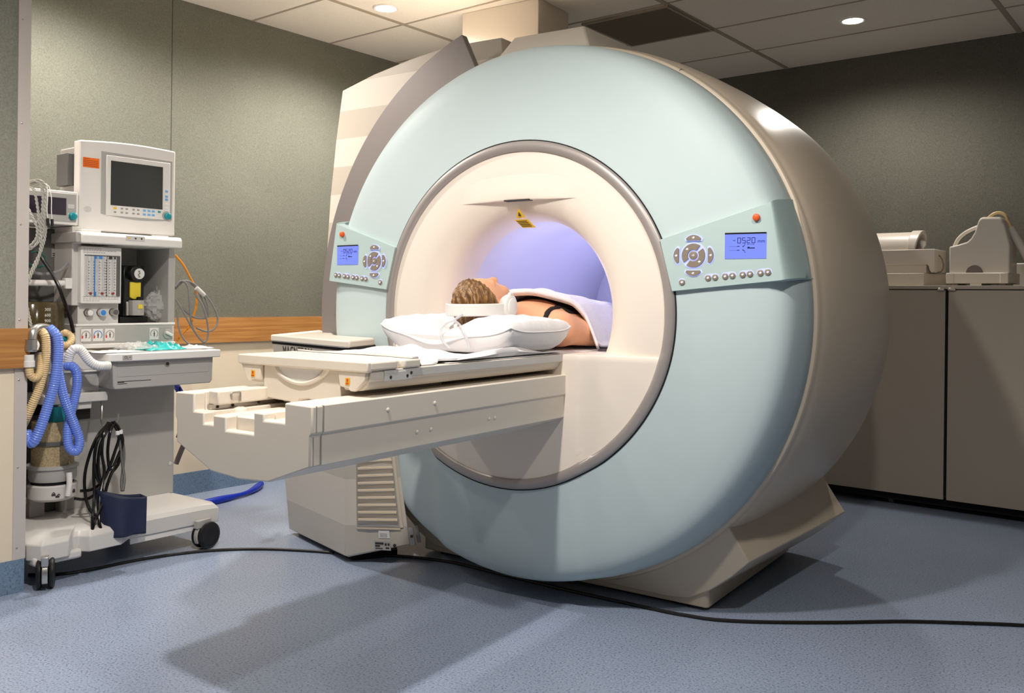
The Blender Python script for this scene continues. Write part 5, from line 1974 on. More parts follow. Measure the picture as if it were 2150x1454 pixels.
# loose strap and blue sleeve right of the column, vinyl roll on the floor
mb = MB()
mb.tube([(0.199,-0.04,0.681),(0.209,-0.04,0.620),(0.210,-0.04,0.555),(0.199,-0.04,0.491),(0.188,-0.04,0.453)], 0.004, 8)
cart_obj(mb, 'black_strap', M['black'], 'thin black strap dangling between the cart and the table', 'strap')
mb = MB()
mb.tube([(0.206,0.1,0.708),(0.306,0.200,0.684),(0.361,0.250,0.649),(0.382,0.250,0.610),(0.388,0.250,0.559)], 0.016, 12)
cart_obj(mb, 'blue_sleeve', M['royal'], 'royal blue sleeve behind the cart above the black strap', 'sleeve')
mb = MB()
mb.tube([(-2.093,0.229,0.018),(-2.089,0.315,0.018),(-2.094,0.411,0.018),(-2.109,0.518,0.018),(-2.155,0.622,0.018),(-2.228,0.729,0.018)], lambda t: 0.016 + 0.004 * math.sin(9 * t), 14)
o = mb.build('vinyl_roll', M['royal'], None)
tag(o, 'royal blue vinyl sleeve lying on the floor along the left wall', 'sleeve')


# ================================================================ storage cabinet and coils by the back wall
CAB_L = 2.50
cab = empty('storage_cabinet', RW(0, 0, 0), -_a, 'wide taupe two-door storage cabinet on castors against the back wall', 'cabinet')
# local frame of these things: x = n, y = l
mb = MB()
mb.box(0.02, 1.76, CAB_L + 0.022, 3.10, 0.085, 1.172)
mb.build('carcass', M['cabinet'], cab, bevel=0.002)
mb = MB()
mb.box(0.05, 1.73, CAB_L + 0.05, 3.06, 0.03, 0.0845)
mb.build('plinth', M['void'], cab)
mb = MB()
mb.box(0.01, 1.77, CAB_L - 0.004, 3.12, 1.1745, 1.194)
mb.build('cabinet_top', M['cabinet'], cab, bevel=0.002)
zt0, zt1 = 0.074, 1.170
for x0, x1 in ((0.028, 0.884), (0.899, 1.752)):
    mb = MB()
    mb.box(x0, x1, CAB_L, CAB_L + 0.019, zt0, zt1)
    dr = mb.build('door', M['cabinet'], cab, bevel=0.0015)
    mb = MB()
    xa, xb = (0.846, 0.8835) if x0 < 0.5 else (0.8995, 0.937)
    mb.loft([[(x, y, z) for x, y in ((xa, CAB_L + 0.002), (xb, CAB_L + 0.002), (xb, CAB_L - 0.022), (xa + (0.006 if x0 < 0.5 else 0), CAB_L - 0.022), (xa, CAB_L - 0.012))] for z in (1.168, 1.181)])
    mb.build('door_handle', M['chrome'], dr, bevel=0.002)
mb = MB()
mb.box(0.884, 0.899, CAB_L + 0.008, CAB_L + 0.0215, 0.09, 1.168)
mb.build('door_gap', M['void'], cab)
for x in (0.60, 1.30, 0.12, 1.66):
    for y in ((CAB_L + 0.10,) if x in (0.60, 1.30) else (CAB_L + 0.10, 3.0)):
        mb = MB()
        mb.lathe([(0.001, -0.012), (0.024, -0.012), (0.026, -0.008), (0.026, 0.008), (0.024, 0.012), (0.001, 0.012)], (x, y, 0.0262), 24, 'x')
        mb.build('castor', M['darkgrey'], cab)

CTZ = 1.1945
KL = 2.66
coil = empty('head_coil', RW(0, 0, 0), -_a, 'white half-cylinder receiver coil on a stepped cradle on the cabinet top, nearest the scanner', 'receiver coil')


def qz(v):
    return v


u0_, u1_ = 0.4694, 0.7128
zc0, zc1 = 1.3951, 1.4977
mb = MB()
r_o, th_ = (zc1 - zc0) * 1.0, 0.012
n_ = 20
prof = [(KL + 0.09 - r_o * 1.05 * math.cos(math.pi * k / n_), zc0 + r_o * math.sin(math.pi * k / n_)) for k in range(n_ + 1)]
prof += [(KL + 0.09 - (r_o * 1.05 - th_) * math.cos(math.pi * k / n_), zc0 + (r_o - th_) * math.sin(math.pi * k / n_)) for k in range(n_, -1, -1)]
mb.loft([[(x, y, z) for y, z in prof] for x in (u0_ - 0.12, u1_ - 0.055)])
p2 = [(KL + 0.09 - (r_o + 0.008) * 1.05 * math.cos(math.pi * k / n_), zc0 + (r_o + 0.008) * math.sin(math.pi * k / n_)) for k in range(n_ + 1)]
p2 += [(KL + 0.09 - (r_o * 1.05 - th_) * math.cos(math.pi * k / n_), zc0 + (r_o - th_) * math.sin(math.pi * k / n_)) for k in range(n_, -1, -1)]
mb.loft([[(x - 0.02 * ((z - zc1) / (zc0 - zc1)) * (x > u1_ - 0.01), y, z) for y, z in p2] for x in (u1_ - 0.055, u1_)])
mb.build('coil_arch', M['coil'], coil, bevel=0.003, angle=30)
m0, m1 = 0.5406 - 0.2, 0.7992
mz0, mz1, mz2 = 1.3106, zc0 - 0.0005, 1.2658
mb = MB()
mb.prism([(m0, mz1), (m1, mz1), (m1, mz2 + 0.016), (m1 - 0.006, mz2 + 0.002), (m1 - 0.018, mz2), (m1 - 0.026, mz2 + 0.012), (m1 - 0.034, mz0 - 0.004), (m1 - 0.042, mz0), (m0, mz0)], KL - 0.03, KL + 0.21)
mb.build('cradle', M['coil'], coil, bevel=0.004)
mb = MB()
mb.box(m0, m1 - 0.045, KL - 0.02, KL + 0.2, mz2 - 0.001, mz0 + 0.001)
mb.build('cradle_foot', M['coil'], coil, bevel=0.003)
mb = MB()
bb1 = 0.7474
mb.loft([[(m0 + 0.02, KL - 0.045, z), (bb1, KL - 0.045, z), (bb1 + 0.055, KL + 0.22, z), (m0 + 0.02, KL + 0.22, z)] for z in (CTZ, mz2 - 0.0015)])
mb.build('base_plate', M['coil'], coil, bevel=0.003)
mb = MB()
kx_ = 0.7126
mb.lathe([(0.001, zc0), (0.010, zc0), (0.008, zc0 + 0.012), (0.013, zc0 + 0.022), (0.017, zc0 + 0.036), (0.016, zc0 + 0.047), (0.009, zc0 + 0.054), (0.001, zc0 + 0.056)], (kx_, KL + 0.06, 0), 20)
mb.build('lock_knob', M['white'], coil)
mb = MB()
mb.tube([(m1 + 0.001, KL + 0.05, mz1 - 0.03), (m1 + 0.018, KL + 0.05, mz1 - 0.055), (m1 + 0.024, KL + 0.05, mz0 - 0.01), (m1 + 0.012, KL + 0.05, mz2 + 0.006), (m1 - 0.02, KL + 0.05, mz2 + 0.004)], 0.0035, 8)
mb.build('cable', M['taupe'], coil)

kc = empty('knee_coil', RW(0, 0, 0), -_a, 'white chimney-shaped receiver coil with a thick cable on the cabinet top, farther from the scanner', 'receiver coil')
mb = MB()
out = [(0.872,1.261),(0.870,1.404),(0.884,1.408),(0.914,1.415),(0.958,1.429),(0.976,1.446),(0.994,1.478),(1.012,1.540),(1.021,1.553),(1.030,1.557),(1.110,1.553),(1.121,1.545),(1.137,1.515),(1.162,1.411),(1.162,1.258)]
c_ = ((out[0][0] + out[-1][0]) / 2, (out[0][1] + out[8][1]) / 2)
rings = []
for y, s in ((2.62, 0.965), (2.628, 0.99), (2.645, 1.0), (2.80, 1.0), (2.82, 0.97)):
    rings.append([(c_[0] + (x - c_[0]) * s, y, out[0][1] + (z - out[0][1]) * s) for x, z in out])
mb.loft(rings)
mb.build('coil_body', M['coil'], kc, bevel=0.004, angle=30)
mb = MB()
b0, b1 = 0.8621, 1.1581
mb.loft([[(x, y, z) for x, y in ((b0, 2.60), (b0 + 0.035, 2.60), (b0 + 0.040, 2.604), (b1 - 0.040, 2.604), (b1 - 0.035, 2.60), (b1, 2.60), (b1 + 0.01, 2.86), (b0, 2.86))] for z in (CTZ + 0.012, out[0][1] + 0.002)])
mb.build('base_plate', M['coil'], kc, bevel=0.004)
mb = MB()
mb.box(0.9784, 1.0329, 2.605, 2.85, CTZ, CTZ + 0.0125)
mb.box(b0 + 0.02, b0 + 0.05, 2.64, 2.84, CTZ, CTZ + 0.0125)
mb.box(b1 - 0.05, b1 - 0.02, 2.64, 2.84, CTZ, CTZ + 0.0125)
mb.build('base_foot', M['coil'], kc)
mb = MB()
pc = (0.996,1.259)
pr_ = abs(1.0370 - 0.9574) / 2
mb.loft([[(pc[0] + pr_ * math.cos(math.pi * k / 16), y, out[0][1] + 0.002 + pr_ * 1.05 * math.sin(math.pi * k / 16)) for k in range(17)] for y in (2.612, 2.63)])
mb.build('cable_port', M['taupe'], kc, bevel=0.002)
mb = MB()
hp_ = [(0.876,1.410),(0.894,1.449),(0.927,1.481),(0.973,1.505),(1.005,1.516)]
mb.tube([(x, 2.72, z) for x, z in hp_], 0.010, 14)
mb.build('handle', M['coil'], kc)
mb = MB()
cp_ = [(1.041,1.558),(1.064,1.577),(1.091,1.583),(1.118,1.569),(1.134,1.536),(1.148,1.495)]
mb.tube([(x, 2.72, z) for x, z in cp_], 0.0085, 12)
mb.build('cable', M['beigehose'], kc)
mb = MB()
sp_ = [(1.149,1.499),(1.234,1.331),(1.288,1.232)]
mb.tube([(sp_[0][0], 2.70, sp_[0][1]), (sp_[1][0], 2.70, sp_[1][1]), (sp_[2][0], 2.70, CTZ + 0.022)], 0.021, 18)
mb.build('cable_sleeve', M['coil'], kc)
mb = MB()
mb.box(1.1303, 1.1303 + 0.3, 2.90, 3.02, CTZ, 1.3224)
o = mb.build('coil_case', M['coil'], None, bevel=0.006)
o.rotation_euler = (0, 0, -_a)
tag(o, 'low white coil case behind the chimney-shaped coil, cut by the picture edge', 'coil case')

# ================================================================ black cable along the floor
mb = MB()
mb.tube([(-1.655,-0.901,0.006),(-1.564,-0.820,0.006),(-1.525,-0.706,0.006),(-1.490,-0.518,0.006),(-1.417,-0.342,0.006),(-1.323,-0.219,0.006),(-1.199,-0.118,0.006),(-1.029,-0.02919,0.006),(-0.927,0.0104,0.006)], 0.0062, 10, 0.03)
o = mb.build('floor_cable', M['black'], None)
tag(o, 'black cable on the floor from under the cart to the pedestal', 'cable')
mb = MB()
mb.tube([(-0.756,0.09191,0.006),(-0.629,0.159,0.006),(-0.433,0.201,0.006),(-0.284,0.197,0.006),(-0.06976,0.185,0.006),(0.150,0.176,0.006),(0.349,0.176,0.006),(0.536,0.177,0.006),(0.604,0.185,0.006),(0.701,0.203,0.006),(0.842,0.277,0.006),(1.043,0.417,0.006),(1.242,0.573,0.006),(1.447,0.699,0.006),(1.584,0.775,0.006),(1.720,0.840,0.006)], 0.0062, 10, 0.03)
o = mb.build('floor_cable', M['black'], None)
tag(o, 'black cable on the floor in front of the scanner, running off to the right', 'cable')

# ================================================================ bedding
SZ = 0.9085


def cloth(name, outline, m, label, cat, hz, seed, z0=None, nx=44, ny=30, thick=0.004, wr=1.0, zfun=None):
    """wrinkled cloth inside a four-cornered outline lying on the table"""
    r_ = random.Random(seed)
    ph = [r_.uniform(0, 6.28) for _ in range(10)]
    a, b, c, d = [Vector(q) for q in outline]
    rows, low = [], []
    for j in range(ny + 1):
        v = j / ny
        row, lrow = [], []
        for i in range(nx + 1):
            u = i / nx
            p = a.lerp(b, u).lerp(d.lerp(c, u), v)
            ed = min(1.0, 6 * min(u, 1 - u), 6 * min(v, 1 - v))
            w = 0.5 + wr * (0.22 * math.sin(9 * u + 3 * v + ph[0]) + 0.18 * math.sin(13 * v - 5 * u + ph[1]) + 0.12 * math.sin(21 * u + 4 * v + ph[2]) + 0.10 * math.sin(6 * (u + v) + ph[3]))
            ex = 0.010 * math.sin(8 * v + ph[4]) * (u - 0.5) * 2 + 0.006 * math.sin(17 * v + ph[5])
            ey = 0.010 * math.sin(7 * u + ph[6]) * (v - 0.5) * 2
            base = zfun(p.x, p.y) if zfun else (z0 if z0 is not None else SZ)
            h = base + 0.0012 + thick * (0.3 + 0.7 * ed) + hz * max(0, w) * (0.25 + 0.75 * ed) * (0.35 + 0.65 * v)
            row.append((p.x + ex, p.y + ey, h))
            lrow.append((p.x + ex, p.y + ey, base + 0.0008 + max(0, hz * (w - 0.5)) * ed * 0.5))
        rows.append(row)
        low.append(lrow)
    mb = MB()
    mb.grid(rows)
    ring = rows[0] + [r[-1] for r in rows[1:]] + rows[-1][-2::-1] + [r[0] for r in rows[-2:0:-1]]
    ringl = low[0] + [r[-1] for r in low[1:]] + low[-1][-2::-1] + [r[0] for r in low[-2:0:-1]]
    mb.loft([ringl, ring], cap=False)
    o = mb.build(name, m, None, angle=60)
    return tag(o, label, cat)


def table_z(x, y):
    return 0.932 if y < -0.835 else (0.9085 if y > -0.815 else 0.9085 + 0.0235 * (-0.815 - y) / 0.02)


cloth('bed_sheet', [(-0.235, -0.60, 0), (0.232, -0.70, 0), (0.236, 0.80, 0), (-0.235, 0.80, 0)], M['linen'], 'white sheet spread flat on the table under the pillow', 'sheet', 0.004, 4, thick=0.004, ny=60)
cloth('folded_sheet', [(-0.245, -0.835, 0), (0.232, -0.862, 0), (0.228, -0.60, 0), (-0.225, -0.43, 0)], M['linen'], 'crumpled white sheet folded on the head end of the table before the pillow', 'sheet', 0.030, 8, thick=0.010, nx=60, ny=44, zfun=lambda x, y: table_z(x, y) + (0.0075 if y > -0.72 else 0))
# folded-over hem of the sheet at the near edge, under the pillow
mb = MB()
rows = []
for i in range(40):
    t = i / 39
    y = -0.66 + 0.60 * t
    hh = 0.020 * math.sin(math.pi * min(1, t * 1.25)) * (1 - 0.3 * math.sin(9 * t)) + 0.004
    w = 0.035 + 0.02 * math.sin(5 * t + 1)
    sec = [(0.236, 0.9165), (0.245 + 0.004 * math.sin(12 * t), 0.9165 + hh * 0.5), (0.236, 0.9165 + hh), (0.236 - w, 0.9165 + hh * 0.8), (0.236 - w * 1.6, 0.9165 + 0.002), (0.236 - w, 0.9163)]
    rows.append([(x, y, z) for x, z in sec])
mb.loft(rows)
o = mb.build('rolled_hem', M['linen'], bpy.data.objects['bed_sheet'], angle=60)

# pillow
PC = Vector((-0.030, -0.205, 0.974))
rows_t, rows_b = [], []
n1, n2 = 56, 44
HX, HY = 0.290, 0.205


def pil(u, v, top):
    k = (1 - abs(u) ** 3.4) * (1 - abs(v) ** 3.0)
    k = max(0.0, k) ** 0.30
    x = HX * u * (1 - 0.05 * (1 - abs(u)) * abs(v) ** 2)
    cx = 1 - 0.02 * (1 - v * v) * abs(u) ** 4
    cy = 1 - 0.03 * (1 - u * u) * abs(v) ** 4
    x = HX * u * cx * math.sqrt(1 - 0.10 * v ** 4)
    y = HY * v * cy * math.sqrt(1 - 0.16 * u ** 4)
    wr = 0.0035 * math.sin(16 * u + 7 * v) * math.sin(9 * v + 2) + 0.0025 * math.sin(31 * u - 11 * v + 1)
    pu = 0.004 * math.sin(40 * v + 6 * u) * max(0, abs(u) - 0.72) * 3 + 0.003 * math.sin(38 * u) * max(0, abs(v) - 0.78) * 3
    if top:
        z = 0.070 * k + (wr + pu) * k
        d = math.hypot((x + 0.03 - 0.0) / 0.115, (y + 0.085) / 0.14)
        z -= 0.052 * math.exp(-d ** 3)
        z -= 0.030 * math.exp(-((u - 0.15) / 0.42) ** 2) * max(0, v) ** 2
    else:
        z = -min(0.0545, 0.072 * k) + pu * k * 0.6
    lift = 0.026 * (abs(u) ** 6) * 0.6 + 0.016 * abs(u * v) ** 4
    return PC + Vector((x, y, z + lift))


top = [[pil(-1 + 2 * i / n1, -1 + 2 * j / n2, True) for i in range(n1 + 1)] for j in range(n2 + 1)]
bot_ = [[pil(-1 + 2 * i / n1, -1 + 2 * j / n2, False) for i in range(n1 + 1)] for j in range(n2 + 1)]
mb = MB()
mb.grid(top)
mb.grid(bot_)
pil_o = mb.build('pillow', M['linen'], None, angle=180)
bm = bmesh.new()
bm.from_mesh(pil_o.data)
bmesh.ops.remove_doubles(bm, verts=bm.verts, dist=0.0004)
bmesh.ops.recalc_face_normals(bm, faces=bm.faces)
bm.to_mesh(pil_o.data)
bm.free()
pil_o.data.shade_smooth()
tag(pil_o, 'plump white pillow under the patient\'s head', 'pillow')
mb = MB()
seam = top[0] + [r[-1] for r in top[1:]] + top[-1][-2::-1] + [r[0] for r in top[-2:0:-1]]
mb.tube(seam + [seam[0]], 0.0022, 6, smooth=False)
mb.build('pillow_seam', M['linen'], pil_o)

# ================================================================ the patient


def smin(a, b, k):
    h = np.clip(0.5 + 0.5 * (b - a) / k, 0, 1)
    return b * (1 - h) + a * h - k * h * (1 - h)


def smax(a, b, k):
    return -smin(-a, -b, k)


def ell(p, c, r):
    q = (p - np.array(c)) / np.array(r)
    k0 = np.sqrt((q ** 2).sum(-1))
    k1 = np.sqrt(((q / np.array(r)) ** 2).sum(-1)) + 1e-9
    return k0 * (k0 - 1) / k1


def cap(p, a, b, ra, rb):
    a, b = np.array(a, float), np.array(b, float)
    ab = b - a
    t = np.clip(((p - a) @ ab) / (ab @ ab), 0, 1)
    return np.sqrt(((p - a - t[..., None] * ab) ** 2).sum(-1)) - (ra + (rb - ra) * t)


HEAD = np.array([0.0, -0.215, 1.080])
TILT = math.radians(11)
CR = np.array([0, -math.cos(TILT), math.sin(TILT)])    # towards the crown
FA = np.array([0, math.sin(TILT), math.cos(TILT)])     # out of the face


def headp(p):
    q = p - HEAD
    return np.stack([q[..., 0], q @ CR, q @ FA], -1)


def sd_skull(h):
    d = ell(h, (0, 0.012, -0.006), (0.074, 0.098, 0.092))
    d = smin(d, ell(h, (0, -0.045, 0.022), (0.062, 0.075, 0.060)), 0.03)
    d = smin(d, ell(h, (0, -0.092, 0.032), (0.046, 0.045, 0.044)), 0.03)
    return d


def sd_face(h):
    d = sd_skull(h)
    d = smin(d, ell(h, (0, -0.128, 0.052), (0.022, 0.020, 0.021)), 0.02)
    for s in (-1, 1):
        d = smin(d, ell(h, (s * 0.036, -0.066, 0.058), (0.024, 0.024, 0.018)), 0.02)
        d = smin(d, ell(h, (s * 0.028, 0.006, 0.074), (0.024, 0.009, 0.010)), 0.014)
        d = smax(d, -ell(h, (s * 0.031, -0.020, 0.088), (0.018, 0.012, 0.013)), 0.010)
        d = smin(d, ell(h, (s * 0.031, -0.021, 0.069), (0.0135, 0.010, 0.0105)), 0.004)
        d = smin(d, ell(h, (s * 0.077, -0.022, -0.006), (0.010, 0.030, 0.018)), 0.008)
    d = smin(d, cap(h, (0, -0.006, 0.080), (0, -0.052, 0.097), 0.0075, 0.0105), 0.010)
    d = smin(d, ell(h, (0, -0.058, 0.094), (0.017, 0.010, 0.012)), 0.008)
    d = smin(d, ell(h, (0, -0.090, 0.076), (0.023, 0.0065, 0.0095)), 0.005)
    d = smin(d, ell(h, (0, -0.103, 0.074), (0.020, 0.0070, 0.0095)), 0.005)
    d = smax(d, -ell(h, (0, -0.0965, 0.086), (0.021, 0.0016, 0.006)), 0.002)
    return d


def sd_body(p):
    d = sd_face(headp(p))
    d = smin(d, cap(p, (0, -0.135, 1.045), (0, 0.020, 1.012), 0.050, 0.056), 0.030)
    sh = cap(p, (-0.145, 0.060, 0.990), (0.145, 0.060, 0.990), 0.062, 0.062)
    d = smin(d, sh, 0.045)
    d = smin(d, ell(p, (0, 0.21, 1.005), (0.168, 0.24, 0.098)), 0.05)
    d = smin(d, ell(p, (0, 0.48, 0.995), (0.150, 0.22, 0.086)), 0.05)
    d = smin(d, ell(p, (0, 0.68, 0.99), (0.17, 0.15, 0.088)), 0.05)
    for s in (-1, 1):
        d = smin(d, ell(p, (s * 0.080, 0.215, 1.058), (0.060, 0.062, 0.038)), 0.03)
        d = smin(d, cap(p, (s * 0.158, 0.070, 0.990), (s * 0.190, 0.330, 0.957), 0.056, 0.041), 0.028)
        d = smin(d, cap(p, (s * 0.190, 0.330, 0.957), (s * 0.165, 0.55, 0.975), 0.039, 0.028), 0.015)
        d = smin(d, cap(p, (s * 0.165, 0.57, 0.978), (s * 0.150, 0.63, 0.985), 0.024, 0.022), 0.02)
        for k in range(4):
            d = smin(d, cap(p, (s * (0.172 - 0.013 * k), 0.635, 0.992 - 0.002 * k), (s * (0.178 - 0.016 * k), 0.69 + 0.008 * (k in (1, 2)), 0.985), 0.0085, 0.0075), 0.004)
        d = smin(d, cap(p, (s * 0.140, 0.60, 0.99), (s * 0.115, 0.645, 1.01), 0.011, 0.009), 0.008)
        d = smin(d, cap(p, (s * 0.092, 0.72, 0.990), (s * 0.095, 1.10, 0.982), 0.076, 0.052), 0.03)
        d = smin(d, cap(p, (s * 0.095, 1.10, 0.982), (s * 0.088, 1.20, 0.975), 0.052, 0.050), 0.02)
    # the back lies flat on the sheet
    return smax(d, 0.9185 - p[..., 2], 0.01)


def surfnet(fn, lo, hi, h):
    """surface net of an implicit body"""
    ax = [np.arange(lo[i], hi[i] + h, h) for i in range(3)]
    X = np.stack(np.meshgrid(*ax, indexing='ij'), -1)
    sh = X.shape[:3]
    F = np.empty(sh)
    for i in range(sh[0]):
        F[i] = fn(X[i])
    S = F < 0
    c = [S[i:sh[0] - 1 + i, j:sh[1] - 1 + j, k:sh[2] - 1 + k] for i in (0, 1) for j in (0, 1) for k in (0, 1)]
    tot = sum(q.astype(int) for q in c)
    act = (tot > 0) & (tot < 8)
    idx = -np.ones(act.shape, int)
    cells = np.argwhere(act)
    idx[act] = np.arange(len(cells))
    acc = np.zeros((len(cells), 3))
    cnt = np.zeros(len(cells))
    cor = [(i, j, k) for i in (0, 1) for j in (0, 1) for k in (0, 1)]
    for a in cor:
        for d in range(3):
            if a[d]:
                continue
            b = list(a)
            b[d] = 1
            A = cells + np.array(a)
            B = cells + np.array(b)
            fa = F[A[:, 0], A[:, 1], A[:, 2]]
            fb = F[B[:, 0], B[:, 1], B[:, 2]]
            m = (fa < 0) != (fb < 0)
            t = fa[m] / (fa[m] - fb[m])
            pa = A[m].astype(float)
            pa[:, d] += t
            acc[m] += pa
            cnt[m] += 1
    V = acc / cnt[:, None] * h + np.array(lo)
    faces = []
    for d in range(3):
        e = [0, 0, 0]
        e[d] = 1
        u, w = (d + 1) % 3, (d + 2) % 3
        s0 = S[:sh[0] - e[0], :sh[1] - e[1], :sh[2] - e[2]]
        s1 = S[e[0]:, e[1]:, e[2]:]
        for pos, flip in (((~s0) & s1, False), (s0 & (~s1), True)):
            P = np.argwhere(pos)
            ok = (P[:, u] > 0) & (P[:, w] > 0) & (P[:, u] < sh[u] - 1) & (P[:, w] < sh[w] - 1)
            P = P[ok]
            q = []
            for du, dw in ((0, 0), (-1, 0), (-1, -1), (0, -1)):
                R = P.copy()
                R[:, u] += du
                R[:, w] += dw
                q.append(idx[R[:, 0], R[:, 1], R[:, 2]])
            f = np.stack(q, 1)
            f = f[(f >= 0).all(1)]
            faces.append(f[:, ::-1] if flip else f)
    return V, np.concatenate(faces)


def sdf_obj(name, fn, lo, hi, h, m, parent=None, smooth_it=1):
    V, Fq = surfnet(fn, lo, hi, h)
    mb = MB()
    mb.v = [tuple(q) for q in V]
    mb.f = [tuple(int(i) for i in f) for f in Fq]
    mb.mi = [0] * len(mb.f)
    o = mb.build(name, m, parent, angle=180)
    o.data.shade_smooth()
    if smooth_it:
        md = o.modifiers.new('smooth', 'SMOOTH')
        md.iterations = smooth_it
        md.factor = 0.5
    return o


person = sdf_obj('person', sd_body, (-0.27, -0.345, 0.90), (0.27, 1.27, 1.20), 0.0062, M['skin'])
tag(person, 'person lying face up with head on the pillow, in a black top and headphones', 'person')


def hair_mat():
    m = mat('brown_blonde_hair', rgb(120, 82, 44), 0.42, spec=0.5)
    nt = m.node_tree
    b = nt.nodes['Principled BSDF']
    tc = nt.nodes.new('ShaderNodeTexCoord')
    mp = nt.nodes.new('ShaderNodeMapping')
    mp.inputs['Rotation'].default_value = (0.35, 0.0, 0.0)
    mp.inputs['Scale'].default_value = (60, 190, 7)
    nz = nt.nodes.new('ShaderNodeTexNoise')
    nz.inputs['Scale'].default_value = 1.3
    nz.inputs['Detail'].default_value = 5
    nz.inputs['Distortion'].default_value = 0.4
    rp = nt.nodes.new('ShaderNodeValToRGB')
    e = rp.color_ramp.elements
    e[0].position = 0.28
    e[0].color = rgb(52, 32, 16)
    e[1].position = 0.48
    e[1].color = rgb(108, 74, 38)
    q = e.new(0.72)
    q.color = rgb(178, 134, 78)
    bp = nt.nodes.new('ShaderNodeBump')
    bp.inputs['Strength'].default_value = 0.8
    bp.inputs['Distance'].default_value = 0.003
    nt.links.new(tc.outputs['Object'], mp.inputs[0])
    nt.links.new(mp.outputs[0], nz.inputs['Vector'])
    nt.links.new(nz.outputs['Fac'], rp.inputs[0])
    nt.links.new(rp.outputs[0], b.inputs['Base Color'])
    nt.links.new(nz.outputs['Fac'], bp.inputs['Height'])
    nt.links.new(bp.outputs[0], b.inputs['Normal'])
    return m


def sd_hair(p):
    h = headp(p)
    d = sd_skull(h) - 0.011
    x, v, w = h[..., 0], h[..., 1], h[..., 2]
    # strands as shallow ridges running back from the hairline
    an = np.arctan2(x, v + 0.10)
    d = d - 0.0022 * np.sin(an * 46 + 3 * np.sin(w * 60)) - 0.0016 * np.sin(an * 83 + 40 * w)
    # hairline: keeps the forehead, temple and cheek free
    line = (w - 0.026) * 0.80 - (v - 0.050) * 0.80
    d = smax(d, line - 0.014, 0.010)
    d = smax(d, -(v + 0.070), 0.012)
    d2 = ell(h, (0.0, -0.02, -0.085), (0.075, 0.075, 0.022))
    return smin(d, d2, 0.02)


hair = sdf_obj('hair', sd_hair, (-0.115, -0.36, 0.955), (0.115, -0.10, 1.22), 0.0040, hair_mat(), person)


def sd_top(p):
    b = sd_body(p) - 0.0042
    x, y, z = p[..., 0], p[..., 1], p[..., 2]
    ax = np.abs(x)
    # scooped band over the chest with straps up over the shoulders
    scoop = 0.135 + 0.55 * np.maximum(0, ax - 0.085) - 0.02 * (ax < 0.03)
    band = np.maximum(0.128 - y, y - 0.34)
    sc = 0.108 + 0.008 * np.sin(20 * y)
    strap = np.maximum(np.abs(ax - 0.118 + 0.12 * (y - 0.06)) - 0.011, y - 0.20)
    reg = np.minimum(np.maximum(np.maximum(band, ax - 0.150 - 0.10 * (y - 0.13)), 0.985 - z), np.maximum(strap, 1.0 - z - 0.02))
    return smax(b, reg, 0.003)


sdf_obj('top', sd_top, (-0.20, -0.02, 0.94), (0.20, 0.36, 1.14), 0.0052, M['bra'], person)

# terry blanket over the body
mb = MB()


def body_top(x, y):
    """height of the draped blanket"""
    ax = abs(x)
    cr = 1.112 - 0.05 * sstep(0.30, 0.75, y) + 0.010 * math.exp(-((y - 0.2) / 0.09) ** 2)
    if ax < 0.155:
        z = cr - 0.034 * (ax / 0.155) ** 2.2
    else:
        t = min(1.0, (ax - 0.155) / 0.095)
        z0 = cr - 0.034
        z = z0 + (0.921 - z0) * (t ** 1.35)
    return z


rows = []
nx, ny = 70, 90
for j in range(ny + 1):
    v = j / ny
    row = []
    for i in range(nx + 1):
        u = i / nx * 2 - 1
        x = 0.256 * u
        ax = abs(x)
        ys = 0.048 + 0.115 * (min(ax, 0.2) / 0.2) ** 1.7
        y = ys + (1.22 - ys) * v ** 1.3
        z = body_top(x, y)
        wr = 0.0045 * math.sin(34 * y + 9 * x) * math.sin(21 * x + 2) + 0.0035 * math.sin(52 * x - 14 * y) + 0.006 * math.sin(8 * y + 15 * x + 1)
        roll = 0.013 * math.exp(-((y - ys) / 0.016) ** 2)
        z += wr * (0.4 + 0.6 * min(1, v * 8)) + roll + 0.006
        if j == 0:
            z -= 0.022
            y += 0.012
        if j == 1:
            y -= 0.004
        row.append((x, y, max(0.9155, z)))
    rows.append(row)
mb.grid(rows)
bl = mb.build('blanket', M['towel'], None, angle=180, solid=0.007)
tag(bl, 'white terry blanket draped over the patient inside the bore', 'blanket')

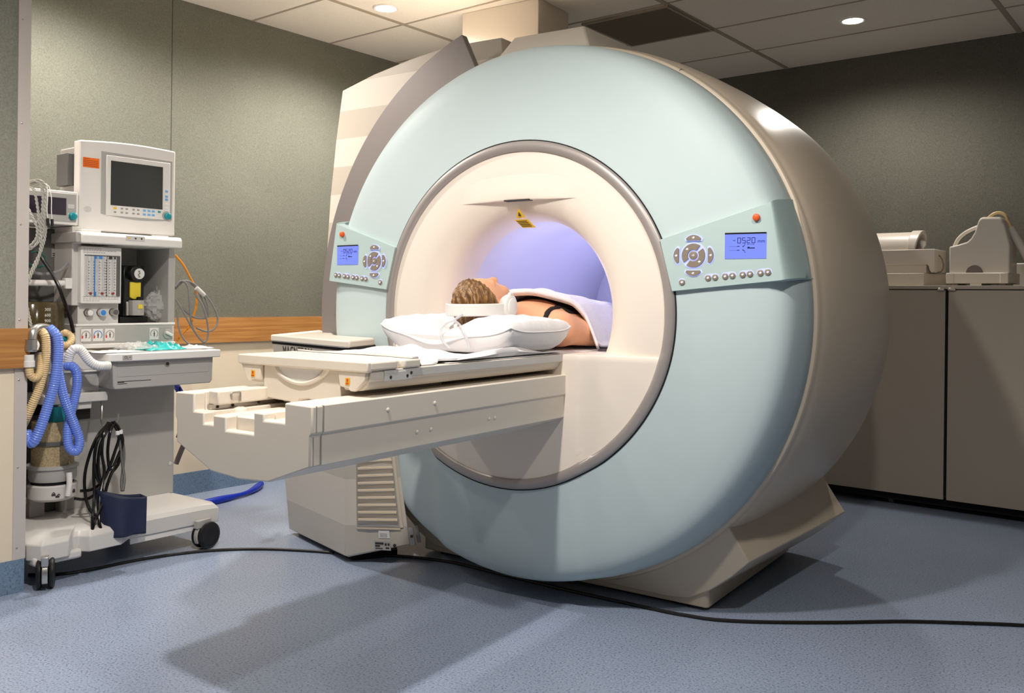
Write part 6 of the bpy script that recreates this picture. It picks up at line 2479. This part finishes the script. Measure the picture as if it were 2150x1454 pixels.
# headphones worn by the patient
hp = empty('headphones', (0, 0, 0), 0, 'white headphones with a wide band round the top of the patient\'s head', 'headphones')
band = []
BA = HEAD + np.array([0, -0.005, -0.018])
for (w_, r_) in ((0.021, 0.0), (0.021, 0.007), (-0.021, 0.007), (-0.021, 0.0)):
    ring = []
    for k in range(41):
        t = math.pi + math.pi * k / 40
        ring.append((BA[0] + (0.100 + r_) * math.cos(t), BA[1] + (0.135 + r_) * math.sin(t), BA[2] + w_ + 0.004 * math.sin(t)))
    band.append(ring)
mb = MB()
mb.loft([[r[k] for r in band] for k in range(41)])
mb.build('headband', M['white'], hp, bevel=0.003)
for s in (1, -1):
    mb = MB()
    prof = [(0.001, 0.024), (0.022, 0.0235), (0.030, 0.0205), (0.0305, 0.017), (0.036, 0.0165), (0.042, 0.013), (0.043, 0.004), (0.043, -0.004), (0.040, -0.010), (0.036, -0.018), (0.001, -0.018)]
    rings = []
    for r, hgt in prof:
        rings.append([(s * (0.099 + hgt), HEAD[1] + 0.022 + r * 0.86 * math.cos(2 * math.pi * k / 40), HEAD[2] - 0.010 + r * 1.02 * math.sin(2 * math.pi * k / 40)) for k in range(40)])
    mb.loft(rings)
    ec = mb.build('ear_cup', M['white'], hp, angle=30)
    mb = MB()
    mb.box(s * 0.108 - 0.006, s * 0.108 + 0.006, HEAD[1] + 0.012, HEAD[1] + 0.032, HEAD[2] + 0.028, HEAD[2] + 0.040)
    mb.build('cup_slider', M['white'], ec, bevel=0.003)
ta = [(0.0271,-0.400,1.027),(-0.002573,-0.400,1.015),(-0.01834,-0.400,0.996),(-0.01999,-0.400,0.972),(-0.005575,-0.400,0.949),(0.01861,-0.400,0.933)]
tb2 = [(0.0271,-0.400,1.027),(0.05295,-0.400,1.011),(0.07677,-0.400,0.983),(0.09267,-0.400,0.956),(0.09878,-0.400,0.934)]
for q in (ta, tb2):
    mb = MB()
    mb.tube([(0.0 + 0.04, -0.375, 1.045)] + [(x, y - 0.012 * min(1, i / 2), z) for i, (x, y, z) in enumerate(q)], 0.0042, 12, 0.008)
    mb.build('air_tube', M['cleartube'], hp)

bpy.context.view_layer.update()
